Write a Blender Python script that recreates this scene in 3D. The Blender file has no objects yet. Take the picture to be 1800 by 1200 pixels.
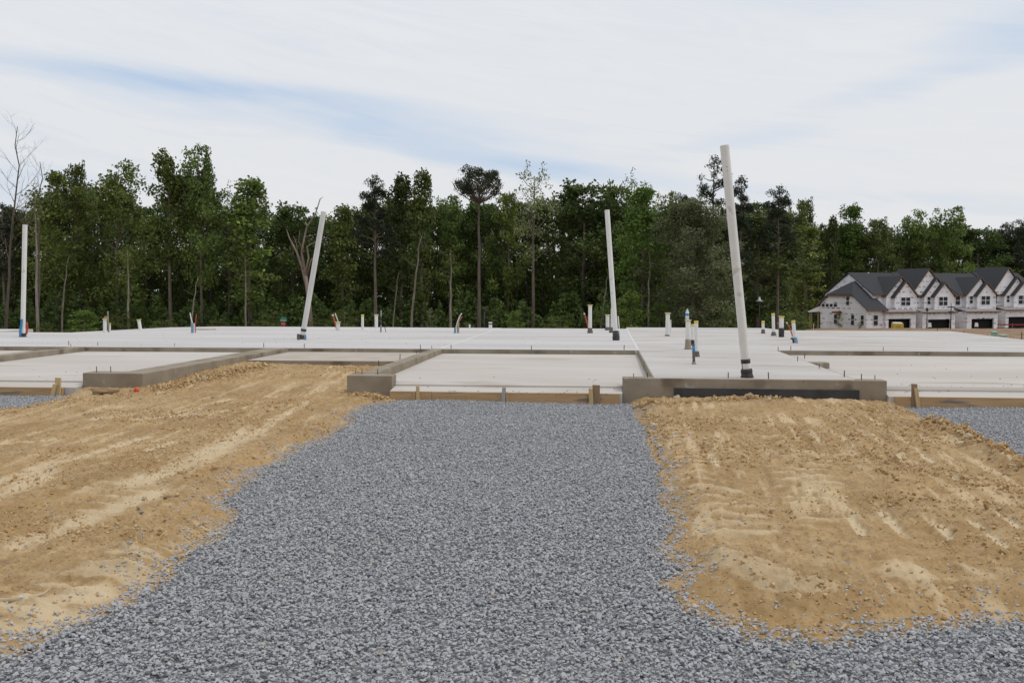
import bpy, math, random
import numpy as np
from mathutils import Vector, Matrix

# ------------------------------------------------------------------ camera, world, sun, exposure
S = bpy.context.scene
COL = S.collection
FP = 1700.0                      # focal length in photograph pixels (1800 wide)
HC = 1.22                        # camera above the slab top (slab top is z = 0)
YAW, PITCH, ROLL = math.atan(165/FP), -math.atan(88/FP), math.radians(.05)
fw = Vector((-math.sin(YAW)*math.cos(PITCH), math.cos(YAW)*math.cos(PITCH), math.sin(PITCH)))
rt = fw.cross(Vector((0, 0, 1))).normalized(); up = rt.cross(fw)
rt, up = math.cos(ROLL)*rt + math.sin(ROLL)*up, -math.sin(ROLL)*rt + math.cos(ROLL)*up
cd = bpy.data.cameras.new('camera'); cam = bpy.data.objects.new('camera', cd); COL.objects.link(cam)
cd.sensor_width = 36; cd.lens = FP/1800*36; cd.clip_start = .1; cd.clip_end = 5000
M = Matrix((rt, up, -fw)).transposed().to_4x4(); M.translation = (0, 0, HC); cam.matrix_world = M
S.camera = cam
S.view_settings.view_transform = 'Standard'; S.view_settings.look = 'None'
S.view_settings.exposure = 0.0; S.view_settings.gamma = 1.0; S.view_settings.use_curve_mapping = False
SUN_EL, SUN_AZ = math.radians(60), math.radians(85)      # azimuth from +Y towards +X: high, from the right
sd = bpy.data.lights.new('sun', 'SUN'); sun = bpy.data.objects.new('sun', sd); COL.objects.link(sun)
sd.energy = 1.3; sd.angle = math.radians(16); sd.color = (1, .965, .91)
dsun = Vector((math.sin(SUN_AZ)*math.cos(SUN_EL), math.cos(SUN_AZ)*math.cos(SUN_EL), math.sin(SUN_EL)))
sun.rotation_euler = dsun.to_track_quat('Z', 'Y').to_euler()
W = bpy.data.worlds.new('World'); S.world = W; W.use_nodes = True
def build_world():
    nt = W.node_tree; N = nt.nodes; L = nt.links; N.clear()
    def nd(t, **k):
        n = N.new(t)
        for a, b in k.items(): setattr(n, a, b)
        return n
    def mth(op, a, b=None, c=None, clamp=False):
        n = nd('ShaderNodeMath', operation=op, use_clamp=clamp)
        for i, v in enumerate((a, b, c)):
            if v is None: continue
            if isinstance(v, (int, float)): n.inputs[i].default_value = v
            else: L.new(v, n.inputs[i])
        return n.outputs[0]
    out = nd('ShaderNodeOutputWorld'); bg = nd('ShaderNodeBackground'); bg.inputs[1].default_value = .1
    sky = nd('ShaderNodeTexSky', sky_type='NISHITA'); sky.sun_disc = False
    sky.sun_elevation = SUN_EL; sky.sun_rotation = SUN_AZ; sky.dust_density = 1.5
    tc = nd('ShaderNodeTexCoord'); sp = nd('ShaderNodeSeparateXYZ'); L.new(tc.outputs['Generated'], sp.inputs[0])
    x, y, z = sp.outputs
    zz = mth('MAXIMUM', z, 0.0)
    az = mth('ARCTAN2', x, y); el = mth('ARCSINE', zz)
    # cloud sheet: streaks drawn out along the horizon, tilted a little down to the right
    t1 = mth('ADD', el, mth('MULTIPLY', az, .16))
    cb = nd('ShaderNodeCombineXYZ'); L.new(mth('MULTIPLY', az, 2.2), cb.inputs[0]); L.new(mth('MULTIPLY', t1, 16), cb.inputs[1])
    n1 = nd('ShaderNodeTexNoise'); n1.inputs['Scale'].default_value = 1.0; n1.inputs['Detail'].default_value = 7
    n1.inputs['Roughness'].default_value = .55; n1.inputs['Distortion'].default_value = .7; L.new(cb.outputs[0], n1.inputs['Vector'])
    cb2 = nd('ShaderNodeCombineXYZ'); L.new(mth('MULTIPLY', az, 5), cb2.inputs[0]); L.new(mth('MULTIPLY', t1, 40), cb2.inputs[1]); cb2.inputs[2].default_value = 7
    n2 = nd('ShaderNodeTexNoise'); n2.inputs['Detail'].default_value = 6; n2.inputs['Scale'].default_value = 1.2; n2.inputs['Distortion'].default_value = 1.5
    L.new(cb2.outputs[0], n2.inputs['Vector'])
    # warp for the gap bands
    wa = mth('MULTIPLY', mth('SUBTRACT', n1.outputs[0], .5), .035)
    def band(a0, e0, slope, wid, alen, k):
        d = mth('SUBTRACT', mth('ADD', el, wa), mth('ADD', mth('MULTIPLY', mth('SUBTRACT', az, a0), slope), e0))
        g = mth('EXPONENT', mth('MULTIPLY', mth('POWER', mth('DIVIDE', d, wid), 2), -1))
        da = mth('DIVIDE', mth('SUBTRACT', az, a0), alen)
        return mth('MULTIPLY', mth('MULTIPLY', g, mth('EXPONENT', mth('MULTIPLY', mth('POWER', da, 2), -1))), k)
    gaps = band(-.44, .197, -.05, .013, .20, .82)
    for b in ((-.08, .128, -.13, .013, .17, .72), (-.24, .172, -.10, .020, .20, .42), (-.42, .165, -.04, .018, .22, .25), (.29, .193, .18, .013, .12, .36), (.42, .235, .12, .022, .12, .55),
              (.14, .150, .12, .010, .12, .30), (.30, .085, -.10, .012, .16, .30), (-.56, .085, 0, .03, .10, .45), (.25, .27, -.2, .02, .2, .25)):
        gaps = mth('ADD', gaps, band(*b))
    wisp = mth('MULTIPLY', mth('SUBTRACT', n2.outputs[0], .44), 1.6)
    blue = mth('ADD', mth('SUBTRACT', gaps, mth('MULTIPLY', wisp, .5)), mth('MULTIPLY', mth('SUBTRACT', n1.outputs[0], .52), 1.0), clamp=True)
    blue = mth('MULTIPLY', blue, .95)
    cr = nd('ShaderNodeValToRGB'); e = cr.color_ramp.elements
    e[0].position = .25; e[0].color = (8.0, 8.2, 8.6, 1); e[1].position = .75; e[1].color = (7.0, 7.45, 8.3, 1); L.new(n2.outputs[0], cr.inputs[0])
    warm = nd('ShaderNodeMix', data_type='RGBA', blend_type='MIX'); L.new(mth('SUBTRACT', 1.0, mth('MULTIPLY', el, 2.2), clamp=True), warm.inputs[0])
    warm.inputs[7].default_value = (7.8, 7.9, 8.0, 1); L.new(cr.outputs[0], warm.inputs[6])
    skyb = nd('ShaderNodeMix', data_type='RGBA', blend_type='MIX'); skyb.inputs[0].default_value = .82
    L.new(sky.outputs[0], skyb.inputs[6]); skyb.inputs[7].default_value = (5.1, 6.5, 8.5, 1)
    mx = nd('ShaderNodeMix', data_type='RGBA'); L.new(blue, mx.inputs[0]); L.new(warm.outputs[2], mx.inputs[6]); L.new(skyb.outputs[2], mx.inputs[7])
    L.new(mx.outputs[2], bg.inputs[0]); L.new(bg.outputs[0], out.inputs[0])
build_world()

# ------------------------------------------------------------------ helpers
def ray(px, py): return fw + rt*float((px-900)/FP) - up*float((py-600)/FP)
def at(px, py, Z=0.0):
    d = ray(px, py); t = (Z-HC)/d.z; return Vector((0, 0, HC)) + d*float(t)
def dep(px, py, Y):
    d = ray(px, py); return Vector((0, 0, HC)) + d*float(Y/d.y)
def tag(o, label=None, cat=None, group=None, kind=None):
    if label: o['label'] = label
    if cat: o['category'] = cat
    if group: o['group'] = group
    if kind: o['kind'] = kind
    return o
def empty(name, loc=(0, 0, 0), label=None, cat=None, group=None):
    o = bpy.data.objects.new(name, None); COL.objects.link(o); o.location = loc; o.empty_display_size = .1
    return tag(o, label, cat, group)
def link(name, me, parent=None, loc=(0, 0, 0)):
    o = bpy.data.objects.new(name, me); COL.objects.link(o); o.parent = parent; o.location = loc; return o
def copy_tree(o, parent=None):
    c = o.copy(); COL.objects.link(c); c.parent = parent
    for ch in list(o.children): copy_tree(ch, c)
    return c
class MB:
    def __init__(s): s.v = []; s.f = []; s.s = []
    def face(s, pts, smooth=False):
        b = len(s.v); s.v += [tuple(p) for p in pts]; s.f.append(tuple(range(b, b+len(pts)))); s.s.append(smooth); return s
    def box(s, x0, x1, y0, y1, z0, z1): return s.prism([(x0, y0), (x1, y0), (x1, y1), (x0, y1)], z0, z1)
    def prism(s, poly, z0, z1):
        """poly counter-clockwise in xy; z0, z1 a number or a list per vertex"""
        n = len(poly); b = len(s.v)
        zb = z0 if isinstance(z0, (list, tuple)) else [z0]*n; zt = z1 if isinstance(z1, (list, tuple)) else [z1]*n
        s.v += [(p[0], p[1], zb[i]) for i, p in enumerate(poly)] + [(p[0], p[1], zt[i]) for i, p in enumerate(poly)]
        s.f.append(tuple(range(b+n-1, b-1, -1))); s.f.append(tuple(range(b+n, b+2*n)))
        for i in range(n):
            j = (i+1) % n; s.f.append((b+i, b+j, b+n+j, b+n+i))
        s.s += [False]*(n+2); return s
    def extrude(s, poly, d):
        """3-D polygon pushed along d"""
        n = len(poly); b = len(s.v); d = Vector(d)
        s.v += [tuple(p) for p in poly] + [tuple(Vector(p)+d) for p in poly]
        s.f.append(tuple(range(b, b+n))); s.f.append(tuple(range(b+2*n-1, b+n-1, -1)))
        for i in range(n):
            j = (i+1) % n; s.f.append((b+j, b+i, b+n+i, b+n+j))
        s.s += [False]*(n+2); return s
    def tube(s, pts, rad, n=10, cap=True, sq=False):
        pts = [Vector(p) for p in pts]; b = len(s.v); m = len(pts)
        if not isinstance(rad, (list, tuple)): rad = [rad]*m
        ref = None
        for i, p in enumerate(pts):
            t = (pts[min(i+1, m-1)]-pts[max(i-1, 0)]).normalized()
            if ref is None:
                ref = t.orthogonal().normalized()
                if abs(t.z) > .7: ref = (Vector((1, 0, 0)) - t*t.x).normalized()
            ref = (ref - t*ref.dot(t)).normalized(); o2 = t.cross(ref)
            for k in range(n):
                a = 2*math.pi*k/n; s.v.append(tuple(p + rad[i]*(math.cos(a)*ref + math.sin(a)*o2)))
        for i in range(m-1):
            for k in range(n):
                k2 = (k+1) % n; s.f.append((b+i*n+k, b+i*n+k2, b+(i+1)*n+k2, b+(i+1)*n+k)); s.s.append(not sq)
        if cap:
            s.f.append(tuple(b+n-1-k for k in range(n))); s.f.append(tuple(b+(m-1)*n+k for k in range(n))); s.s += [False, False]
        return s
    def mesh(s, name, mat):
        me = bpy.data.meshes.new(name); me.from_pydata(s.v, [], s.f); me.validate()
        if len(me.polygons) == len(s.s): me.polygons.foreach_set('use_smooth', s.s)
        if mat: me.materials.append(mat)
        return me
    def build(s, name, mat, parent=None, loc=(0, 0, 0), bevel=0):
        o = link(name, s.mesh(name, mat), parent, loc)
        if bevel:
            m = o.modifiers.new('bevel', 'BEVEL'); m.width = bevel; m.segments = 2; m.limit_method = 'ANGLE'
        return o
def np_mesh(name, V, F, mat, attrs=None, smooth=False):
    me = bpy.data.meshes.new(name); F = np.asarray(F, dtype=np.int32); V = np.asarray(V, dtype=np.float32)
    nf, k = F.shape; me.vertices.add(len(V)); me.vertices.foreach_set('co', V.ravel())
    me.loops.add(nf*k); me.loops.foreach_set('vertex_index', F.ravel())
    me.polygons.add(nf); me.polygons.foreach_set('loop_start', np.arange(0, nf*k, k, dtype=np.int32))
    try: me.polygons.foreach_set('loop_total', np.full(nf, k, dtype=np.int32))
    except Exception: pass
    me.update(calc_edges=True)
    for an, av in (attrs or {}).items():
        a = me.attributes.new(an, 'FLOAT', 'POINT'); a.data.foreach_set('value', np.asarray(av, dtype=np.float32))
    me.polygons.foreach_set('use_smooth', np.full(nf, smooth))
    if mat: me.materials.append(mat)
    return me

# numpy noise
def _h(ix, iy, seed):
    n = (ix*374761393 + iy*668265263 + seed*974634777) & 0xffffffff
    n = ((n ^ (n >> 13))*1274126177) & 0xffffffff
    return ((n ^ (n >> 16)) & 0xffff)/65535.0
def vnoise(x, y, seed=0):
    ix = np.floor(x).astype(np.int64); iy = np.floor(y).astype(np.int64); fx = x-ix; fy = y-iy
    fx = fx*fx*(3-2*fx); fy = fy*fy*(3-2*fy)
    a, b, c, d = _h(ix, iy, seed), _h(ix+1, iy, seed), _h(ix, iy+1, seed), _h(ix+1, iy+1, seed)
    return (a*(1-fx)+b*fx)*(1-fy) + (c*(1-fx)+d*fx)*fy
def fbm(x, y, seed=0, oct=4, gain=.5):
    r = 0; amp = 1; tot = 0
    for o in range(oct):
        r = r + amp*vnoise(x*2**o, y*2**o, seed+o*17); tot += amp; amp *= gain
    return r/tot
def sstep(a, b, x):
    t = np.clip((x-a)/(b-a), 0, 1); return t*t*(3-2*t)

# ------------------------------------------------------------------ materials
def mat(name, base, var=None, scale=8, rough=.8, bump=0, bscale=60, stretch=(1, 1, 1), metal=0, detail=5, lo=.35, hi=.65, coords='Object', spots=None, obj_rand=0, spec=.3):
    m = bpy.data.materials.new(name); m.use_nodes = True; nt = m.node_tree; N, L = nt.nodes, nt.links
    b = N['Principled BSDF']; b.inputs['Roughness'].default_value = rough; b.inputs['Metallic'].default_value = metal
    b.inputs['Specular IOR Level'].default_value = spec
    tc = N.new('ShaderNodeTexCoord'); mp = N.new('ShaderNodeMapping'); mp.inputs['Scale'].default_value = stretch
    L.new(tc.outputs[coords], mp.inputs[0])
    src = None
    if var:
        n = N.new('ShaderNodeTexNoise'); n.inputs['Scale'].default_value = scale; n.inputs['Detail'].default_value = detail
        L.new(mp.outputs[0], n.inputs['Vector'])
        r = N.new('ShaderNodeValToRGB'); r.color_ramp.elements[0].position = lo; r.color_ramp.elements[1].position = hi
        r.color_ramp.elements[0].color = (*base, 1); r.color_ramp.elements[1].color = (*var, 1); L.new(n.outputs[0], r.inputs[0]); src = r.outputs[0]
    else:
        rg = N.new('ShaderNodeRGB'); rg.outputs[0].default_value = (*base, 1); src = rg.outputs[0]
    for (col, sc, th, soft) in (spots or []):
        n = N.new('ShaderNodeTexNoise'); n.inputs['Scale'].default_value = sc; n.inputs['Detail'].default_value = 4; L.new(mp.outputs[0], n.inputs['Vector'])
        mr = N.new('ShaderNodeMapRange'); mr.inputs[1].default_value = th; mr.inputs[2].default_value = th+soft; L.new(n.outputs[0], mr.inputs[0])
        mx = N.new('ShaderNodeMix'); mx.data_type = 'RGBA'; L.new(mr.outputs[0], mx.inputs[0]); L.new(src, mx.inputs[6]); mx.inputs[7].default_value = (*col, 1); src = mx.outputs[2]
    if obj_rand:
        oi = N.new('ShaderNodeObjectInfo'); mr = N.new('ShaderNodeMapRange'); mr.inputs[3].default_value = 1-obj_rand; mr.inputs[4].default_value = 1+obj_rand
        L.new(oi.outputs['Random'], mr.inputs[0]); hs = N.new('ShaderNodeHueSaturation'); L.new(mr.outputs[0], hs.inputs['Value']); L.new(src, hs.inputs['Color']); src = hs.outputs[0]
    L.new(src, b.inputs['Base Color'])
    if bump:
        n = N.new('ShaderNodeTexNoise'); n.inputs['Scale'].default_value = bscale; n.inputs['Detail'].default_value = 6; L.new(tc.outputs[coords], n.inputs['Vector'])
        bp = N.new('ShaderNodeBump'); bp.inputs['Strength'].default_value = bump; bp.inputs['Distance'].default_value = .01; L.new(n.outputs[0], bp.inputs['Height']); L.new(bp.outputs[0], b.inputs['Normal'])
    return m
SLAB = mat('slab_concrete', (.475, .45, .43), (.54, .52, .50), scale=.7, stretch=(.22, 1, 1), rough=.75, bump=.15, bscale=120, detail=1.5, lo=.36, hi=.62,
           spots=[((.41, .37, .325), .6, .56, .30), ((.585, .565, .545), .4, .52, .25), ((.20, .165, .125), 14, .735, .03)])
SLABD = mat('muddy_slab_concrete', (.44, .41, .375), (.525, .50, .475), scale=.7, stretch=(.4, 1, 1), rough=.8, bump=.2, bscale=100, detail=2, spots=[((.32, .27, .215), 1.3, .56, .22), ((.57, .55, .53), .8, .54, .2), ((.20, .16, .11), 12, .71, .03)])
GFLOOR = mat('garage_floor_concrete', (.475, .43, .385), (.545, .505, .46), scale=.6, stretch=(.3, 1, 1), detail=2, rough=.8, bump=.15, bscale=120,
             spots=[((.40, .345, .285), 1.3, .58, .12), ((.24, .19, .13), 12, .72, .03)])
PORCH = mat('porch_concrete', (.40, .345, .285), (.46, .41, .35), scale=2, rough=.85, bump=.2, bscale=90)
WALLC = mat('formed_concrete', (.235, .195, .14), (.315, .27, .21), scale=2.2, rough=.9, bump=.5, bscale=45, detail=8,
            spots=[((.16, .13, .09), 1.7, .57, .1), ((.36, .33, .28), 5, .66, .06), ((.07, .06, .05), 30, .70, .03)])
MEMB = mat('dark_membrane', (.035, .034, .037), (.055, .053, .056), scale=4, rough=.6, spots=[((.16, .14, .12), 14, .68, .05)])
WOODF = mat('form_board_wood', (.40, .25, .12), (.50, .34, .185), scale=2.5, stretch=(.6, 1, 7), rough=.85, bump=.3, bscale=40, spots=[((.20, .17, .14), 2.2, .56, .12)])
WOODS = mat('stake_wood', (.50, .36, .18), (.60, .45, .25), scale=5, stretch=(5, 5, .6), rough=.8, bump=.2)
WOODG = mat('weathered_wood', (.33, .32, .30), (.42, .40, .37), scale=5, stretch=(5, 5, .6), rough=.9)
WOODB = mat('brown_stake_wood', (.24, .165, .10), (.31, .22, .14), scale=5, stretch=(5, 5, .6), rough=.9)
STEEL = mat('rusty_steel', (.055, .045, .04), (.10, .07, .05), scale=40, rough=.7, metal=.3)
PVC = mat('white_pvc', (.66, .655, .62), (.72, .715, .69), scale=5, rough=.4, spots=[((.50, .46, .39), 5, .60, .12), ((.25, .22, .19), 26, .70, .04)])
PVCD = mat('dusty_pvc', (.55, .54, .50), (.66, .65, .62), scale=4, rough=.5, stretch=(1, 1, .3))
YEL = mat('yellow_cap', (.62, .47, .05), (.66, .55, .16), scale=30, rough=.5)
PYEL = mat('faded_yellow_cap', (.60, .52, .22), (.64, .57, .34), scale=30, rough=.5)
BLK = mat('black_wrap', (.022, .022, .024), (.06, .055, .05), scale=14, rough=.55)
DWRAP = mat('dirty_wrap', (.085, .075, .065), (.17, .15, .13), scale=22, rough=.8, bump=.6)
TANW = mat('tan_foam_wrap', (.27, .22, .17), (.34, .29, .23), scale=25, rough=.9)
BLUE = mat('blue_sleeve', (.035, .17, .38), (.05, .25, .50), scale=25, rough=.5)
LBLUE = mat('pale_blue_sleeve', (.10, .22, .32), (.20, .33, .42), scale=25, rough=.6)
RED = mat('red_conduit', (.38, .045, .035), (.46, .08, .06), scale=20, rough=.45)
ORANGE = mat('orange_plastic', (.62, .06, .02), (.68, .10, .03), scale=20, rough=.4)
GREYP = mat('grey_pipe', (.20, .20, .20), (.27, .27, .26), scale=15, rough=.5)
BARK = mat('grey_brown_bark', (.10, .08, .065), (.17, .14, .115), scale=3, stretch=(1, 1, .25), rough=.95, bump=.6, bscale=12, obj_rand=.25)
PBARK = mat('pale_bark', (.20, .175, .145), (.29, .26, .22), scale=3, stretch=(1, 1, .3), rough=.95, obj_rand=.15)
DEADB = mat('dead_wood_bark', (.20, .155, .13), (.30, .25, .215), scale=2, stretch=(1, 1, .3), rough=.95, bump=.6, bscale=12)

def leafmat(name, dark, light, palest, trans=.25):  # three leaf tones, mixed by the random tint
    m = bpy.data.materials.new(name); m.use_nodes = True; nt = m.node_tree; N, L = nt.nodes, nt.links
    b = N['Principled BSDF']; b.inputs['Roughness'].default_value = .55; b.inputs['Specular IOR Level'].default_value = .25
    at_ = N.new('ShaderNodeAttribute'); at_.attribute_name = 'tint'
    r = N.new('ShaderNodeValToRGB'); e = r.color_ramp.elements; e[0].color = (*dark, 1); e[0].position = .0; e[1].color = (*palest, 1); e[1].position = 1
    k = e.new(.6); k.color = (*light, 1); L.new(at_.outputs['Fac'], r.inputs[0])
    oi = N.new('ShaderNodeObjectInfo'); hs = N.new('ShaderNodeHueSaturation')
    mv = N.new('ShaderNodeMapRange'); mv.inputs[3].default_value = .72; mv.inputs[4].default_value = 1.3; L.new(oi.outputs['Random'], mv.inputs[0]); L.new(mv.outputs[0], hs.inputs['Value'])
    m2 = N.new('ShaderNodeMath'); m2.operation = 'FRACT'; m3 = N.new('ShaderNodeMath'); m3.operation = 'MULTIPLY'; m3.inputs[1].default_value = 7.31
    L.new(oi.outputs['Random'], m3.inputs[0]); L.new(m3.outputs[0], m2.inputs[0])
    mh = N.new('ShaderNodeMapRange'); mh.inputs[3].default_value = .478; mh.inputs[4].default_value = .515; L.new(m2.outputs[0], mh.inputs[0]); L.new(mh.outputs[0], hs.inputs['Hue'])
    L.new(r.outputs[0], hs.inputs['Color']); L.new(hs.outputs[0], b.inputs['Base Color'])
    tr = N.new('ShaderNodeBsdfTranslucent'); L.new(hs.outputs[0], tr.inputs[0]); ms = N.new('ShaderNodeMixShader'); ms.inputs[0].default_value = trans
    L.new(b.outputs[0], ms.inputs[1]); L.new(tr.outputs[0], ms.inputs[2]); L.new(ms.outputs[0], N['Material Output'].inputs[0])
    return m
LEAF = leafmat('deciduous_leaf', (.058, .086, .02), (.142, .188, .043), (.25, .30, .075))
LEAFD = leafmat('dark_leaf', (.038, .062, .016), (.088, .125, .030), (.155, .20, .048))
LEAFB = leafmat('bright_leaf', (.07, .115, .021), (.14, .21, .04), (.22, .30, .065), .3)
LEAFG = leafmat('grey_green_leaf', (.10, .125, .055), (.20, .235, .11), (.34, .38, .22), .3)
NEEDLE = leafmat('pine_needle', (.016, .024, .012), (.032, .046, .020), (.055, .072, .032), .12)

# ------------------------------------------------------------------ ground
def ground_z(X, Y):
    X = np.asarray(X, float); Y = np.asarray(Y, float)
    far_r = .69-.0335*Y; far_l = -.32-.046*(Y-28)
    t = sstep(.10, .24, X/np.maximum(Y, 1)); z = far_l*(1-t)+far_r*t
    z = z*1.0
    near = -.42
    k = sstep(24, 31, Y)
    z = near*(1-k) + np.minimum(z, -.28)*k
    z = np.where(Y > 330, np.maximum(z, -15.5-.002*(Y-330)), z)
    return z
gx = np.concatenate([np.linspace(-1500, -200, 14)[:-1], np.linspace(-200, -60, 20)[:-1], np.linspace(-60, 110, 130)[:-1], np.linspace(110, 260, 26)[:-1], np.linspace(260, 1500, 14)])
gy = np.concatenate([np.linspace(-400, 0, 8)[:-1], np.linspace(0, 26, 14)[:-1], np.linspace(26, 200, 150)[:-1], np.linspace(200, 330, 26)[:-1], np.linspace(330, 2500, 20)])
GX, GY = np.meshgrid(gx, gy); GZ = ground_z(GX, GY) + np.where(GY > 30, (fbm(GX*.35, GY*.35, 5)-.5)*.35*sstep(30, 60, GY), 0)
def gridfaces(nr, nc):
    i = np.arange(nr-1)[:, None]*nc + np.arange(nc-1)[None, :]
    return np.stack([i, i+1, i+nc+1, i+nc], -1).reshape(-1, 4)
EARTH = mat('brown_earth', (.20, .125, .07), (.29, .195, .115), scale=.35, rough=.95, bump=.5, bscale=6, detail=8, spots=[((.36, .27, .17), .12, .56, .1), ((.13, .085, .05), .9, .60, .08)])
g = link('ground', np_mesh('ground', np.stack([GX, GY, GZ], -1).reshape(-1, 3), gridfaces(len(gy), len(gx)), EARTH, smooth=True))
tag(g, 'brown graded earth falling away from the slabs to the wood and the houses', kind='structure')

# --- gravel and dirt, near
ZG = -.335
def poly_world(pts, Z=-.32): return np.array([[at(x, y, Z).x, at(x, y, Z).y] for x, y in pts])
G_MAIN = poly_world([(691, 700), (691, 706), (645, 709), (625, 718), (606, 738), (575, 762), (520, 785), (480, 808), (448, 825), (405, 850), (386, 878), (382, 905), (358, 940), (335, 965), (300, 990), (284, 1010),
    (240, 1035), (200, 1050), (140, 1070), (95, 1092), (60, 1115), (0, 1140), (-250, 1210), (-700, 1900), (2600, 1900), (2300, 1085), (1800, 1082), (1680, 1092), (1560, 1100), (1450, 1108), (1350, 1105), (1290, 1092), (1250, 1068), (1222, 1040),
    (1208, 1010), (1192, 985), (1185, 962), (1212, 935), (1200, 912), (1188, 888), (1180, 860), (1172, 830), (1155, 800), (1146, 770), (1136, 740), (1127, 716), (1118, 700)])
G_LEFT = poly_world([(-900, 688), (140, 688), (130, 697), (100, 709), (60, 720), (0, 728), (-900, 780)])
G_RIGHT = poly_world([(1567, 705), (1575, 713), (1590, 718), (1620, 736), (1680, 762), (1740, 787), (1800, 818), (1900, 850), (2900, 900), (2900, 706)])
POLYS = [G_MAIN, G_LEFT, G_RIGHT]
def inside_dist(x, y, P):
    sh = x.shape; x = x.ravel(); y = y.ravel(); ins = np.zeros(len(x), bool); d2 = np.full(len(x), 1e9)
    for i in range(len(P)):
        (x1, y1), (x2, y2) = P[i], P[(i+1) % len(P)]
        c = (y1 > y) != (y2 > y)
        ins ^= c & (x < (x2-x1)*(y-y1)/((y2-y1) if y2 != y1 else 1e-9)+x1)
        dx, dy = x2-x1, y2-y1; t = np.clip(((x-x1)*dx+(y-y1)*dy)/(dx*dx+dy*dy+1e-12), 0, 1)
        d2 = np.minimum(d2, (x-x1-t*dx)**2+(y-y1-t*dy)**2)
    return (np.where(ins, 1, -1)*np.sqrt(d2)).reshape(sh)
def gravel_sd(x, y):
    """metres inside (+) or outside (-) the gravel, with a ragged edge"""
    sd = np.maximum.reduce([inside_dist(x, y, P) for P in POLYS])
    return sd + (fbm(x*2.2, y*2.2, 3, 4, .6)-.5)*.34
def seg(x, y, a, b):
    (x1, y1), (x2, y2) = a, b; dx, dy = x2-x1, y2-y1; L2 = dx*dx+dy*dy
    t = np.clip(((x-x1)*dx+(y-y1)*dy)/L2, 0, 1); cx, cy = x-x1-t*dx, y-y1-t*dy
    return np.sqrt(cx*cx+cy*cy), t*math.sqrt(L2), (cx*dy-cy*dx)/math.sqrt(L2), t
def zl(px, py): return (px/2.308, 680+py/2.308)
def zr(px, py): return (1100+px/2.307, 680+py/2.307)
def w2(p):
    v = at(p[0], p[1], -.27); return (v.x, v.y)
PALE_L = [[(zl(60, 640), zl(300, 560), .12), (zl(300, 560), zl(640, 420), .14), (zl(560, 390), zl(900, 270), .16), (zl(720, 330), zl(1030, 185), .16), (zl(1030, 185), zl(1250, 60), .08)],
          [(zl(-40, 460), zl(170, 385), .12), (zl(130, 340), zl(600, 210), .09), (zl(-60, 400), zl(150, 350), .1)], [(zl(560, 130), zl(930, 100), .14), (zl(640, 120), zl(930, 50), .07), (zl(380, 130), zl(520, 110), .1)],
          [(zl(0, 230), zl(180, 215), .08), (zl(0, 950), zl(200, 925), .09), (zl(0, 880), zl(140, 850), .03), (zl(100, 890), zl(330, 880), .09), (zl(250, 840), zl(420, 800), .1), (zl(600, 260), zl(700, 230), .06)]]
PALE_R = [(zr(740, 190), zr(800, 240)), (zr(335, 275), zr(375, 330)), (zr(890, 510), zr(970, 612)), (zr(1000, 465), zr(1140, 620)), (zr(1215, 520), zr(1325, 630)), (zr(1400, 545), zr(1530, 652)),
          (zr(1190, 200), zr(1230, 222)), (zr(1150, 250), zr(1255, 305)), (zr(1090, 275), zr(1130, 302)), (zr(1310, 350), zr(1400, 410)), (zr(1560, 430), zr(1625, 475)), (zr(1510, 510), zr(1615, 585)),
          (zr(1000, 140), zr(1025, 162)), (zr(240, 150), zr(268, 195)), (zr(940, 180), zr(975, 205)), (zr(880, 210), zr(930, 250))]
TRACKS = [(zr(590, 215), zr(700, 420), .30, .27, .030), (zr(745, 280), zr(800, 400), .32, .27, .028), (zr(730, 430), zr(800, 600), .30, .24, .026), (zr(380, 430), zr(520, 640), .34, .26, .024), (zr(1160, 760), zr(1700, 740), .3, .33, .012), (zr(160, 150), zr(420, 600), .26, .25, .014),
          (zl(700, 600), zl(420, 760), .40, .22, .024), (zl(420, 760), zl(60, 960), .46, .20, .020), (zl(860, 560), zl(560, 660), .3, .2, .02), (zl(1030, 200), zl(700, 370), .24, .19, .020), (zl(660, 380), zl(330, 530), .26, .21, .014)]
SCOOPS = [(zr(400, 700), .10), (zr(490, 735), .13), (zr(560, 770), .13), (zr(640, 815), .12), (zr(760, 830), .10)]
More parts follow.
